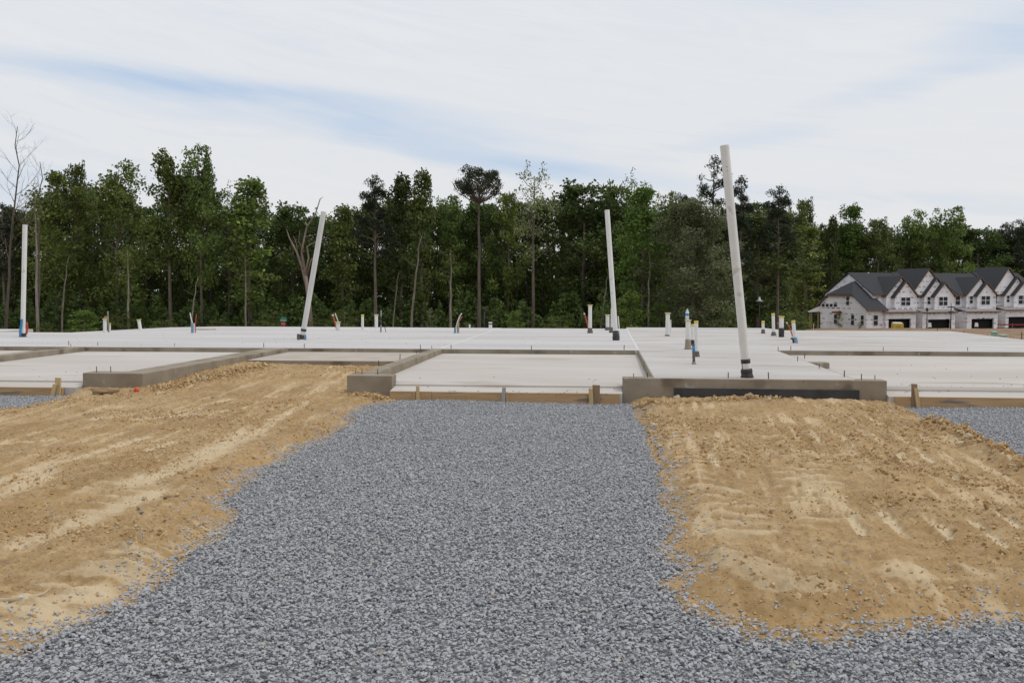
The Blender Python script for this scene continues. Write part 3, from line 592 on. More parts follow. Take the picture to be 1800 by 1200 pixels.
conduit([(46, 588), (48, 578), (47, 566)], 4, RED, 'red conduit behind the tall pipe at the far left', Yoff=.15)
t = pipe((531, 596), (569, 372), 9.5, 'tall white pipe leaning right, with a coupling halfway up', m=PVCD, base_h=8, base_m=BLK, bands=[(582, 577.5, BLK)], coupling=(487, 480), group=TG)
conduit([(525, 597), (524, 592), (525, 587)], 5.5, DWRAP, 'grey wrapped stub at the foot of the pipe leaning right', Yoff=-.05)
conduit([(536.5, 597), (537, 592), (536, 588)], 4, LBLUE, 'blue sleeve at the foot of the pipe leaning right', Yoff=-.1)
pipe((1083, 598), (1067, 369), 8.5, 'tall white pipe leaning left at the edge of the middle garage slab', base_h=13, base_m=BLK, base_w=1.3, bands=[(584.5, 581, BLK)], group=TG)
conduit([(1088, 597), (1088, 590), (1087, 581.5)], 3, LBLUE, 'blue sleeve behind the foot of the left-leaning pipe', Yoff=.08)
t = pipe((1313.5, 664), (1273.5, 256), 15.5, 'tallest white pipe, leaning left at the front of the projecting slab', base_h=16, base_m=BLK, base_w=1.18, bands=[(638, 630.5, BLK)], group=TG)
conduit([(1305.5, 664), (1305, 640), (1303, 606)], 1.6, STEEL, 'thin dark rod standing against the tallest white pipe', name='steel_rod', cat='rod', Yoff=-.02)
CG = 'short capped pipes stubbed up from the slab'
def stub(b, t_, w, lab, **k): return pipe(b, t_, w, lab, group=CG, name='stub_pipe', **k)
stub((184.3, 584.5), (184.3, 560.5), 6.3, 'short white pipe with pale cap beside the thin grey rod at left', cap=PYEL, flare=True)
tag(MB().extrude([(-.07, -.03, 0), (.07, -.03, 0), (.05, -.03, .05), (-.02, -.03, .07)], (0, .06, 0)).build('mud_clod', mat('mud', (.30, .19, .10), (.36, .24, .14)), None, dep(186, 560, at(184.3, 584.5).y)+Vector((0, 0, .004))), 'brown clod of mud on the pale pipe cap at left', 'clod')
conduit([(190.5, 583.5), (190, 570), (189.6, 547)], 2.6, GREYP, 'thin tall grey pipe between the short white pipes at left')
stub((193.3, 583.5), (193.3, 568), 3, 'smallest white pipe with yellow cap right of the thin grey pipe', cap=YEL)
stub((246.8, 579.5), (243.8, 561.5), 6, 'short white pipe tilting left on the slab by the pale tree trunk', cap=PYEL, flare=True)
conduit([(339.5, 585), (339, 571), (336, 560), (334, 550)], 2, PVC, 'thin white conduit leaning left from a blue sleeve')
stub((338.2, 585), (338, 568), 4.5, 'short blue-grey sleeve below the thin white conduit', m=LBLUE)
conduit([(343.5, 584.5), (343.3, 570), (345.3, 552)], 1.7, RED, 'thin red conduit beside the blue-grey sleeve at left')
stub((341.3, 584), (340.5, 568), 3.5, 'stubby cream pipe between the blue-grey sleeve and the red conduit', m=PVCD)
stub((594.3, 580.5), (594, 566), 7.2, 'short pink-grey pipe with a flared yellow collar and conduits in it', m=PVCD, cap=PYEL, flare=True)
conduit([(592, 580.5), (589.5, 568), (584.8, 553)], 2.6, RED, 'red conduit leaning left against the flared collar pipe', tip=PVC)
conduit([(595, 567), (592.5, 560), (589, 550.5)], 1.8, PVC, 'thin white conduit rising out of the flared collar pipe')
stub((637.3, 579.5), (637.3, 553), 4.8, 'slim white pipe with yellow cap, left of the wide-collared one', cap=YEL)
stub((661.5, 576.5), (661.5, 553), 5.8, 'white pipe with a wide pale yellow collar beside the dark-wrapped pole', cap=PYEL, flare=True)
pipe((669.5, 583.5), (670, 545), 2.8, 'thin grey pole with a clump of black wrap halfway up', name='survey_pole', cat='pole', m=GREYP, bands=[(571, 563, BLK), (563, 556, BLK)])
conduit([(678.3, 583.5), (677, 578), (676, 574)], 1.2, STEEL, 'thin short dark rod leaning right of the wrapped pole', name='steel_rod', cat='rod')
conduit([(801, 585), (801, 579), (804, 566), (808, 556), (811.5, 551)], 1.9, PVC, 'white conduit curving right above its blue sleeve', tip=PVCD)
stub((799.8, 585.3), (800, 576), 3.8, 'low blue sleeve at the foot of the curved white conduit', m=LBLUE)
stub((805.3, 585), (805.3, 567), 4, 'tan sleeve right of the curved white conduit', m=mat('tan_sleeve', (.30, .24, .14), (.36, .30, .19)))
conduit([(805, 575), (807, 563), (812.5, 556.5)], 2.4, mat('dull_red', (.26, .09, .08), (.32, .13, .11)), 'dull red conduit bending right out of the tan sleeve')
stub((862, 576.5), (862, 566), 6.2, 'low white pipe with a black band near its top at the far slab edge', bands=[(570.3, 568.2, BLK)])
stub((1037.3, 585.3), (1037.3, 536), 6.4, 'tallest of the short capped pipes, with dark foot and red conduit', cap=PYEL, flare=True, base_h=9, base_m=DWRAP, base_w=1.2)
conduit([(1034.3, 580), (1033, 571), (1026.8, 550.5)], 2.2, RED, 'red conduit leaning left of the tallest capped stub pipe', tip=PVCD)
stub((1068, 580.3), (1068, 553.2), 6.4, 'white capped pipe with grey foot, left of the leaning tall pipe', cap=PYEL, flare=True, base_h=5.5, base_m=DWRAP, base_w=1.25)
stub((1075, 584.5), (1075.7, 541.5), 4, 'slim white capped pipe tucked against the leaning tall pipe', cap=PYEL, base_h=9.5, base_m=DWRAP, base_w=1.7)
stub((1088.5, 578), (1086.5, 555.5), 2, 'thinnest white pipe just right of the leaning tall pipe')
stub((1173, 590.5), (1174, 550), 7.2, 'white pipe with a flared pale collar standing alone right of centre', cap=PYEL, flare=True, base_h=2.2, base_m=BLK, base_w=1.15)
stub((1178.8, 585.5), (1178.3, 562.5), 3, 'thin white pipe half hidden behind the lone flared pipe', cap=PYEL)
tube_top = (1209.5, 562.5)
stub((1209.5, 614), tube_top, 8.5, 'thick white pipe with a water bottle standing in its yellow collar', cap=PYEL, flare=True, base_h=18, base_m=TANW, base_w=1.15)
pB = at(1209.5, 614); rB = 6.2*pB.y/FP/2; bot = empty('water_bottle', dep(1208, 562, pB.y), 'clear plastic water bottle with blue label standing on a pipe', 'bottle')
kk = pB.y/FP
MB().tube([(0, 0, 0), (0, 0, 11*kk), (0, 0, 14*kk), (0, 0, 16.3*kk), (0, 0, 17.2*kk)], [rB, rB, rB*.9, rB*.42, rB*.4], 14).build('bottle_body', mat('clear_plastic', (.62, .66, .70), (.7, .74, .77), rough=.15), bot)
MB().tube([(0, 0, 7.2*kk), (0, 0, 11.2*kk)], rB*1.03, 14).build('bottle_label', BLUE, bot)
MB().tube([(0, 0, 17*kk), (0, 0, 18.6*kk)], rB*.48, 12).build('bottle_cap', PVC, bot)
stub((1217.3, 607), (1217.3, 570), 5.6, 'middle white pipe of the close trio, black at the foot', cap=YEL, base_h=9.5, base_m=BLK, base_w=1.25)
stub((1224.5, 627), (1223.7, 564.3), 6.8, 'right-hand white pipe of the close trio with a bright yellow cap', cap=YEL, base_h=10, base_m=DWRAP, base_w=1.25)
stub((1219.8, 640.5), (1219, 605), 5, 'short dark pipe wrapped in blue tape in front of the close trio', m=DWRAP, bands=[(619, 608, BLUE)], base_h=5, base_m=TANW, base_w=1.25)
stub((1341.5, 586.3), (1341.3, 564.3), 5, 'small yellow-capped pipe, leftmost of the group near the right garage', cap=YEL, base_h=7.5, base_m=DWRAP, base_w=1.15)
stub((1360, 590.3), (1359, 550.8), 5.4, 'tall slim yellow-capped pipe with a grey rounded foot', cap=YEL, base_h=7, base_m=DWRAP, base_w=1.35)
stub((1373.5, 592.5), (1373.8, 556), 7.6, 'thick flared pipe with a long charcoal wrap near the right garage', cap=YEL, flare=True, base_h=16, base_m=BLK, base_w=1.2)
conduit([(1370, 578), (1368.5, 572), (1367, 567)], 1.8, RED, 'short red conduit left of the charcoal-wrapped pipe', tip=GREYP)
stub((1397.8, 602.8), (1394.3, 563.8), 6.2, 'yellow-capped pipe tilting left with a blue wrapped foot', cap=YEL, base_h=10, base_m=LBLUE, base_w=1.3)
conduit([(1393.5, 592), (1390, 580), (1382.5, 566.5)], 2.2, RED, 'red conduit leaning left of the tilting yellow-capped pipe', tip=PVCD)
conduit([(1395.5, 602.5), (1394, 596), (1390, 594.3)], 3, BLK, 'black elbow at the foot of the tilting yellow-capped pipe', Yoff=-.12)

# ------------------------------------------------------------------ loose things on the dirt
def rock(name, px, py, wpx, m, label, cat='rock', seed=1, flat=(1, .8, .7), Z=None, onY=None):
    p = at(px, py, -.22 if Z is None else Z); z = float(dirt_z(np.array([p.x]), np.array([p.y]))[0]); p = at(px, py, z); w = wpx*p.y/FP
    r = random.Random(seed); bm = bmesh.new(); bmesh.ops.create_icosphere(bm, subdivisions=3, radius=.5)
    from mathutils import noise
    for v in bm.verts:
        n_ = noise.noise(v.co*2.2+Vector((seed*3.1, 0, 0))); n2 = noise.noise(v.co*6+Vector((seed*1.7, 0, 0))); v.co *= 1+.45*n_+.12*n2
        v.co = Vector((v.co.x*flat[0], v.co.y*flat[1], v.co.z*flat[2]))*w
    me = bpy.data.meshes.new(name); bm.to_mesh(me); bm.free(); me.materials.append(m)
    o = link(name, me, None, (p.x, p.y, z+w*flat[2]*.25)); o.rotation_euler = (0, 0, seed); return tag(o, label, cat)
ROCKB = mat('brown_rock', (.27, .19, .11), (.38, .28, .17), scale=12, rough=.9, bump=.4)
ROCKP = mat('buff_rock', (.42, .34, .23), (.52, .43, .30), scale=12, rough=.9, bump=.4)
ROCKG = mat('grey_rock', (.22, .22, .23), (.30, .30, .31), scale=18, rough=.9, bump=.4)
rock('rock', 358, 669, 11, ROCKP, 'buff rock against the side of the left stem wall', seed=2, flat=(.8, .8, 1.1))
rock('rock', 374, 701, 8, ROCKB, 'small red-brown rock on the dirt below the left stem wall', seed=3)
rock('rock', 1328, 1049, 24, ROCKP, 'largest buff rock at the front corner of the right dirt bank', seed=4, flat=(1, .8, .6))
rock('rock', 655, 702, 18, ROCKP, 'rounded buff rock below the stem wall left of the gravel drive', seed=5, flat=(1, .7, .6))
rock('rock', 641, 716, 17, ROCKB, 'flat brown rock where dirt meets the top of the gravel drive', seed=6, flat=(1, .8, .45))
rock('rock', 56, 717, 17, ROCKB, 'brown rock at the edge of the left gravel patch', seed=7, flat=(1, .7, .6))
rock('rock', 90, 826, 7, ROCKG, 'small dark grey stone alone on the left dirt', seed=8)
rock('rock', 248, 901, 12, ROCKG, 'pale grey stone on the rough middle of the left dirt', seed=9, flat=(1, .8, .5))
rock('rock', 300, 877, 24, ROCKB, 'broad brown clod near the gravel edge in the left dirt', seed=10, flat=(1, .6, .45))
rock('rock', 253, 877, 11, ROCKP, 'small buff rock left of the broad brown clod', seed=11)
rock('rock', 1253, 877, 10, ROCKP, 'buff stone near the left edge of the right dirt bank', seed=12)
rock('rock', 1597, 1058, 9, ROCKG, 'bluish grey stone on the lower part of the right dirt bank', seed=13)
rock('rock', 1794, 1030, 12, ROCKG, 'grey stone at the right border of the picture on the dirt', seed=14)
rock('rock', 1563, 1075, 10, ROCKG, 'grey stone just above the lower gravel on the right', seed=15)
rock('rock', 346, 731, 7, ROCKB, 'small dark brown rock amid the left dirt tracks', seed=16, flat=(1, .8, .5))
for i, (rx, ry, rw) in enumerate(((1135, 722, 13), (1148, 750, 15), (1160, 786, 12), (1174, 820, 14), (1690, 785, 20), (1722, 800, 18), (1752, 815, 22), (1785, 825, 19), (1700, 768, 14), (1770, 838, 16), (1190, 701, 14), (1228, 697, 12), (1318, 699, 18), (1352, 704, 11))):
    pass
    places = ['at the top left corner of the right dirt bank', 'below the corner clod of the right dirt bank', 'third down the left edge of the right bank', 'fourth down the left edge of the right bank', 'first of the ridge by the right gravel', 'second of the ridge by the right gravel',
              'largest of the ridge by the right gravel', 'near the right border on the ridge', 'uppermost of the ridge by the right gravel', 'lowest of the ridge by the right gravel', 'at the left end of the charcoal board', 'next to the left end of the charcoal board', 'widest against the charcoal board', 'right of the widest clod at the charcoal board']
    rock('dirt_clod', rx, ry, rw, ROCKP if i % 3 else ROCKB, 'big tan clod ' + places[i], 'clod', seed=30+i, flat=(1, .8, .65))
# broken log by the left stem wall, orange cap, splinter and root
def at_dirt(px, py):
    p = at(px, py, -.22); z = float(dirt_z(np.array([p.x]), np.array([p.y]))[0]); return at(px, py, z)
p = at_dirt(183, 691); kx = p.y/FP
lg = empty('broken_log', p, 'broken brown piece of log lying below the left stem wall', 'log')
LOG = mat('log_wood', (.25, .17, .09), (.38, .27, .16), scale=6, stretch=(.5, 3, 3), rough=.9, bump=.6, bscale=20)
MB().tube([(-26*kx, .02, .055), (-14*kx, 0, .035), (0, -.02, .04), (14*kx, 0, .035), (28*kx, .02, .05)], [.018, .035, .045, .04, .03], 9).build('log_piece', LOG, lg)
MB().tube([(-18*kx, -.05, .03), (-4*kx, -.06, .028), (10*kx, -.04, .03)], [.02, .03, .015], 8).build('log_piece', LOG, lg)
p = at_dirt(240, 688); e = empty('orange_cap', p, 'crumpled orange plastic cap beside the left stem wall corner', 'plastic cap')
r_ = 4.6*p.y/FP
MB().tube([(0, 0, 0), (0, 0, r_*.7), (0, 0, r_*1.4), (0, 0, r_*1.8)], [r_, r_*1.05, r_*.75, r_*.25], 9).build('cap_shell', ORANGE, e)
MB().tube([(r_*.6, -r_*.4, 0), (r_*1.1, -r_*.7, r_*.5)], [r_*.25, r_*.1], 6).build('cap_tab', ORANGE, e)
p = at_dirt(250, 947); kx = p.y/FP
tag(MB().tube([(0, 0, -.01), (-5*kx, 0, 20*kx)], [2.2*kx, 1.4*kx], 4, sq=True).build('wood_splinter', WOODG, None, p), 'pale splinter of wood sticking up from the left dirt', 'splinter')
p = at_dirt(0, 1062); kx = p.y/FP
tag(MB().tube([(-20*kx, 0, .012), (0, 0, .02), (25*kx, .03, .018), (45*kx, .05, .022), (62*kx, .10, .025), (66*kx, .16, .04)], [.014, .013, .012, .010, .008, .003], 7).build('root', mat('pale_root', (.42, .33, .20), (.52, .42, .28)), None, p), 'pale root lying on the dirt at the lower left', 'root')
tag(MB().extrude([(-.34, -.1, 0), (.2, -.12, 0), (.36, .02, 0), (.15, .1, 0), (-.3, .08, 0)], (0, 0, .03)).build('flat_debris', mat('tan_debris', (.38, .33, .26), (.45, .40, .33)), None, at(360, 579.5)), 'flat tan scrap lying on the slab right of the red conduit', 'scrap')

# ------------------------------------------------------------------ trees
def cards(C, size, rng, asp=.7, droop=0):
    n = len(C); a = rng.normal(size=(n, 3)); a /= np.linalg.norm(a, axis=1)[:, None]; b = rng.normal(size=(n, 3)); b -= (a*b).sum(1)[:, None]*a; b /= np.linalg.norm(b, axis=1)[:, None]
    s = (size*rng.uniform(.6, 1.35, n))[:, None]; a = a*s*.5; b = b*s*.5*asp
    V = np.stack([C-a, C-b*.9+a*.1, C+a, C+b], 1).reshape(-1, 3); F_ = np.arange(4*n).reshape(-1, 4); return V, F_
def crown_mesh(name, clumps, m, seed, size=.30, per=90, asp=.7, flat=.7, hollow=.45):
    rng = np.random.RandomState(seed); P = []; T = []
    for (c, r) in clumps:
        n = max(8, int(per*(r**1.6))); d = rng.normal(size=(n, 3)); d /= np.linalg.norm(d, axis=1)[:, None]; q = rng.uniform(hollow, 1.05, n)**.6
        q = q*(1+.25*rng.normal(size=n)); pts = np.array(c)+d*q[:, None]*r*np.array([1, 1, flat]); P.append(pts)
        T.append(np.clip(rng.uniform(.15, .85)*.55 + .35*rng.uniform(0, 1, n) + .12*rng.normal(size=n), 0, 1))
    P = np.concatenate(P); T = np.concatenate(T); V, F_ = cards(P, size, rng, asp); return np_mesh(name, V, F_, m, {'tint': np.repeat(T, 4)})
def trunk_pts(h, rng, wob=.25, n=9, lean=0):
    return [Vector((rng.normal()*wob*.45*(i/n) + lean*(i/(n-1))**1.3, rng.normal()*wob*(i/n), h*i/(n-1))) for i in range(n)]
def wood_mesh(name, tp, r0, m, limbs, seed, r1=.04):
    mb = MB(); n = len(tp); tp = [Vector((0, 0, -1))]+tp; mb.tube(tp, [r0*1.25]+[r0*(1-i/(n-1))**.8+r1 for i in range(n)], 7)
    for L_ in limbs: mb.tube(L_[0], L_[1], 5, cap=False)
    return mb.mesh(name, m)
def tp_at(tp, z):
    for a, b in zip(tp[:-1], tp[1:]):
        if a.z <= z <= b.z: return a.lerp(b, (z-a.z)/(b.z-a.z+1e-9))
    return tp[-1]
H0 = 18.0
def decid(seed, base=.16, width=4.0, nclump=82, prof='round', m=LEAF, bark=BARK, per=95, size=.33, wob=.3, r0=.155, cr=(.7, 1.5), lean=0):
    rng = np.random.RandomState(seed); tp = trunk_pts(H0*.93, rng, wob, lean=lean); cl = []; limbs = []
    ntw = max(3, int(nclump/9))
    tops = [(rng.uniform(0, 6.28), rng.uniform(.25, 1), rng.uniform(.72, 1.0)) for _ in range(ntw)]
    for i in range(nclump):
        u = base+(1-base)*rng.uniform(0, 1)**.85; k = (u-base)/(1-base)
        if prof == 'round': e = math.sin(math.pi*min(1, .12+k*.80))**.6
        elif prof == 'cone': e = (1-k)**.75*(.5+.5*min(1, k*6))+.08
        elif prof == 'col': e = (.55+.45*math.sin(math.pi*k))*(1-k**5*.7)
        else: e = .3+.9*math.sin(math.pi*(k*.9+.05))
        a = rng.uniform(0, 6.283); e *= .78+.34*math.sin(a*2+seed)+.15*math.sin(a*3+seed*2)
        q = math.sqrt(rng.uniform(.12, 1)); c0 = tp_at(tp, u*H0*.93); r = rng.uniform(*cr)*(1-.35*k)
        c = Vector((c0.x+math.cos(a)*q*e*width, c0.y+math.sin(a)*q*e*width, u*H0-r*.5)); cl.append((c, r))
        if i % 2 == 0 and q*e*width > .8:
            st = tp_at(tp, max(H0*base*.6, c.z-abs(q*e*width)*rng.uniform(.5, 1.0))); mid = st.lerp(c, .5)+Vector((0, 0, -.25)); limbs.append(([st, mid, c], [r0*.32*(1-k*.5), r0*.2, .02]))
    for (a, q, u) in tops[:ntw]:     # leaders that stick out of the top
        c0 = tp_at(tp, u*H0*.93)
        for j in range(4): cl.append((Vector((c0.x+math.cos(a)*q*width*.45, c0.y+math.sin(a)*q*width*.45, H0*(u*.93)+j*.55)), .75-.14*j))
    return crown_mesh('crown', cl, m, seed, size, per), wood_mesh('trunk', tp, r0, bark, limbs, seed)
def pine(seed, base=.55, width=3.6, ntier=16, umbrella=False, sparse=1.0, r0=.2):
    rng = np.random.RandomState(seed); tp = trunk_pts(H0*.95, rng, .12, 10); cl = []; limbs = []
    for i in range(ntier*3 if umbrella else ntier*2):
        a = rng.uniform(0, 6.283)
        if umbrella:
            e = math.asin(rng.uniform(-.25, 1)); q = rng.uniform(.72, 1.0); cz = H0*.865; t0 = tp_at(tp, cz)
            c = Vector((t0.x+math.cos(a)*math.cos(e)*width*q, t0.y+math.sin(a)*math.cos(e)*width*q, cz+math.sin(e)*H0*.12*q)); st = tp_at(tp, max(H0*.78, c.z-1.6*math.cos(e)-.4))
            fr = (1, .82) if i % 3 else (1, .6)
        else:
            u = base+(.97-base)*(i/(ntier*2.0))**.9; k = (u-base)/(1-base); L_ = width*(1.05-.75*k)*rng.uniform(.30, 1.05); st = tp_at(tp, u*H0*.95)
            c = st+Vector((math.cos(a)*L_, math.sin(a)*L_, .35*L_+rng.uniform(-.2, .3))); fr = (1, .8, .62) if L_ > 1.2 else (1,)
        limbs.append(([st, st.lerp(c, .5)+Vector((0, 0, -.12)), c], [.075, .05, .02]))
        for f in fr:
            if rng.uniform() > sparse: continue
            q_ = st.lerp(c, f); cl.append((q_+Vector((rng.normal()*.25, rng.normal()*.25, rng.uniform(0, .3))), rng.uniform(.42, .78)))
    cl += [(Vector((tp[-1].x, tp[-1].y, H0*.965)), .6), (Vector((tp[-1].x+.4, tp[-1].y, H0*.945)), .6)]
    return crown_mesh('crown', cl, NEEDLE, seed, .25, 130 if umbrella else 210, .45, .62, .2), wood_mesh('trunk', tp, r0, BARK, limbs, seed)
def branchy(seed, h, r0, m, lean=0, depth=4, spread=.55, first=.35, n0=9, thin=.55):
    rng = np.random.RandomState(seed); mb = MB(); tp = trunk_pts(h, rng, .25, 12, lean); mb.tube([Vector((0, 0, -1))]+tp, [r0*1.2]+[r0*(1-i/12)+.02 for i in range(12)], 7)
    def br(p, d, L_, r, dd):
        q = p+d*L_*.5+Vector(rng.normal(size=3)*L_*.05); e = q+(d+Vector((0, 0, .25))).normalized()*L_*.5; mb.tube([p, q, e], [r, r*.75, r*.45], 4 if r < .05 else 6, False)
        if dd <= 0: return
        for k_ in range(3):
            s = q.lerp(e, k_/2.0); nd_ = (d+Vector(rng.normal(size=3))*spread*.8+Vector((0, 0, .15))).normalized(); br(s, nd_, L_*thin*rng.uniform(.7, 1.2), r*.5, dd-1)
    for i in range(n0):
        u = first+(1-first)*(i/n0); s = tp_at(tp, u*h); a = rng.uniform(0, 6.28); d = Vector((math.cos(a)*.7, math.sin(a)*.7, .75)).normalized(); br(s, d, h*.17*(1.15-u*.7), r0*.36*(1.1-u*.7), depth-1)
    return mb.mesh('branches', m)
V_ = {}
V_['round'] = [decid(1), decid(2, width=4.4, nclump=80), decid(3, base=.3, width=3.8), decid(4, base=.2, width=4.2, m=LEAFD)]
V_['col'] = [decid(5, prof='col', width=2.6, nclump=55, base=.3), decid(6, prof='col', width=2.4, nclump=50, base=.42, wob=.2)]
V_['cone'] = [decid(7, prof='cone', width=3.4, nclump=60, base=.25), decid(8, prof='cone', width=3.0, nclump=60, base=.2, m=LEAFD)]
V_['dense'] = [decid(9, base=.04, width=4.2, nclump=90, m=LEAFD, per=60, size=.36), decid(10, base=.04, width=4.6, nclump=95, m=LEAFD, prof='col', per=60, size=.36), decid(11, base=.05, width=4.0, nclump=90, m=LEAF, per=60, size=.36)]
V_['airy'] = [decid(12, base=.45, width=3.4, nclump=46, m=LEAFG, per=55, size=.22, r0=.17, cr=(.6, 1.2), bark=BARK), decid(13, base=.5, width=3.2, nclump=34, m=LEAFB, per=34, size=.26, r0=.14)]
V_['bright'] = [decid(14, base=.04, width=3.8, nclump=95, m=LEAFB, per=85, prof='cone', size=.3), decid(15, base=.12, width=3.6, nclump=70, m=LEAFB, per=55, size=.3)]
V_['willow'] = [decid(16, base=.01, width=4.4, nclump=190, m=LEAFG, per=190, size=.21, prof='round', cr=(.7, 1.3), r0=.12)]
V_['umbrella'] = [pine(17, base=.74, width=3.3, ntier=17, umbrella=True, r0=.21)]
V_['pine'] = [pine(18, base=.50, width=3.2, ntier=20), pine(19, base=.42, width=3.2, ntier=22), pine(20, base=.6, width=2.4, ntier=11, sparse=.7)]
V_['spindly'] = [decid(21, base=.35, width=1.7, nclump=26, m=LEAF, per=30, size=.26, r0=.13, bark=PBARK, cr=(.5, .9)), decid(22, base=.3, width=2.0, nclump=24, m=LEAFD, per=26, size=.26, r0=.10, bark=PBARK, cr=(.5, .9), lean=1.0)]
V_['sapling'] = [decid(23, base=.05, width=5.5, nclump=40, m=LEAFB, per=26, size=.6, r0=.2, cr=(1.2, 2.2)), decid(24, base=.02, width=7, nclump=44, m=LEAF, per=26, size=.6, r0=.2, cr=(1.2, 2.2)), decid(25, base=.05, width=4.5, nclump=40, m=LEAFG, per=26, size=.55, r0=.2, cr=(1.2, 2.2))]
def tree(kind, vi, px, top, Y, wpx=None, label=None, group=None, rot=0, name='leafy_tree', cat='tree', zoff=0, lean=0):
    cm, wm = V_[kind][vi % len(V_[kind])]; b = dep(px, 560, Y); gz = float(ground_z(b.x, Y))+zoff
    tz = dep(px, top, Y).z; h = tz-gz; sz = h/H0; bw = max(v.co.x for v in list(cm.vertices)[::97])-min(v.co.x for v in list(cm.vertices)[::97]); sx = sz if not wpx else wpx*Y/FP/bw
    t = empty(name, (b.x, Y, gz), label, cat, group); t.scale = (sx, sx, sz); t.rotation_euler = (0, lean, 0 if lean else rot)
    link('crown', cm, t); link('trunk', wm, t); return t
TREES = [
 ('col', 0, 100, 300, 106, 62, 'leafy tree right of the leafless left trees, slim and mid green'), ('round', 0, 142, 290, 108, 66, 'pointed green tree between the bare trees and the broad rounded one'),
 ('round', 1, 208, 279, 107, 128, 'broadest rounded green tree in the left part of the wood'), ('col', 1, 300, 268, 103, 66, 'tall narrow tree on twin dark trunks, left of the highest crown'),
 ('round', 2, 355, 258, 104, 92, 'highest leafy crown of the left wood with sky on both sides'), ('airy', 1, 402, 318, 108, 50, 'thin pale crown leaning over the gap in the left wood'),
 ('cone', 0, 440, 312, 105, 96, 'tapering bright green tree right of the sky gap'), ('round', 3, 515, 356, 112, 74, 'rounded tree behind the dead forked trunk'),
 ('cone', 0, 603, 360, 110, 60, 'lower pointed tree just right of the leaning pipe'), ('cone', 1, 705, 303, 108, 70, 'dark twin-peaked tree right of the tall ragged pine'),
 ('cone', 0, 742, 298, 106, 56, 'pointed tree with pale slanting stems left of the flat-topped pine'), ('round', 2, 790, 345, 112, 70, 'low green tree left of the flat-topped pine'),
 ('round', 0, 893, 340, 111, 72, 'green tree filling the gap right of the flat-topped pine'), ('airy', 0, 937, 291, 104, 86, 'tall airy grey-green tree with a long bare trunk'),
 ('round', 3, 1025, 318, 112, 104, 'broad dark round tree behind the left-leaning pipe'), ('round', 3, 1084, 320, 114, 50, 'narrow dark crown right behind the left-leaning pipe top'),
 ('airy', 1, 1113, 296, 105, 62, 'thin-crowned pale tree rising above the bright cone'), ('bright', 0, 1130, 330, 101, 108, 'bright yellow-green tree right of the left-leaning pipe'),
 ('willow', 0, 1218, 352, 98, 150, 'large grey-green feathery tree left of the tallest pipe'), ('round', 2, 1172, 338, 112, 56, 'dark tree top behind the feathery grey-green tree'),
 ('round', 3, 1330, 372, 112, 120, 'dark tree right behind the tallest pipe'), ('cone', 0, 1415, 395, 118, 70, 'bright cone tree right of the ragged pine group'), ('round', 0, 1412, 352, 126, 60, 'round crown standing over the bright cone tree'),
 ('bright', 0, 1497, 362, 140, 74, 'light green pointed tree behind the left end house'), ('cone', 1, 1460, 378, 138, 34, 'dark narrow tree left of the light pointed one'), ('round', 0, 1540, 386, 152, 70, 'mid green tree behind the ridge of the end house'),
 ('round', 1, 1600, 366, 172, 72, 'feathery crowned tree above the middle of the end house'), ('round', 2, 1665, 364, 184, 70, 'spreading tree above the big front gable'), ('round', 3, 1715, 398, 190, 72, 'lower tree with sky showing through, above the third house'),
 ('pine', 1, 1764, 388, 186, 56, 'dark pine at the right of the houses'), ('pine', 0, 1800, 378, 184, 64, 'dark pine cut by the right border of the picture'),
 ('spindly', 0, 226, 430, 99, 40, 'slender pale-trunked tree in front of the broad rounded one'), ('spindly', 0, 432, 440, 100, 34, 'slender tree with a thin grey trunk below the tapering tree'), ('spindly', 1, 335, 480, 99, 24, 'thin double-stemmed sapling right of the twin trunks'),
 ('spindly', 0, 66, 320, 99, 46, 'thin trunked tree with sparse crown beside the tall pipe at far left'), ('spindly', 1, 108, 440, 101, 26, 'very thin sapling second from the far left pipe'), ('spindly', 1, 722, 400, 101, 34, 'slanting pale stem tree below the twin-peaked tree'), ('spindly', 0, 792, 430, 101, 40, 'slender mid-wood tree left of the flat-topped pine trunk'),
 ('spindly', 0, 1140, 430, 99, 40, 'thin trunked tree inside the bright tree'), ('spindly', 1, 1055, 470, 100, 26, 'thin dark trunk behind the foot of the left-leaning pipe'), ('spindly', 1, 690, 470, 102, 20, 'thin dark trunk between two taller trees left of centre'),
]
for i, (kd, vi, px_, tp_, Y_, w_, lab) in enumerate(TREES): tree(kd, vi, px_, tp_, Y_ if px_ < 1405 or px_ > 1850 else 208+(px_-1400)*.045+(i % 3)*3, w_*(1.28 if kd not in ('spindly', 'pine', 'airy') else 1.05), lab, rot=0, name='pine_tree' if kd == 'pine' else 'leafy_tree')
tree('pine', 0, 660, 302, 103, 76, 'tall ragged pine left of centre with dark side branches', name='pine_tree')
tree('umbrella', 0, 842, 291, 102, 84, 'flat-topped umbrella-shaped pine standing alone above the wood', name='pine_tree')
tree('round', 3, 845, 352, 112, 76, 'dark crown just under the flat-topped pine')
tree('pine', 2, 1252, 267, 104, 58, 'tall thin ragged pine just left of the tallest pipe top', name='pine_tree')
tree('pine', 1, 1300, 304, 106, 60, 'ragged pine just right of the tallest pipe', name='pine_tree')
tree('pine', 0, 1366, 322, 108, 74, 'wide ragged pine right of the tallest pipe', name='pine_tree')
tree('umbrella', 0, 1203, 340, 113, 44, 'small dark pine top between the feathery tree and the ragged pine', name='pine_tree')
tree('pine', 1, 8, 352, 112, 60, 'dark pine cut by the left border of the picture', name='pine_tree')
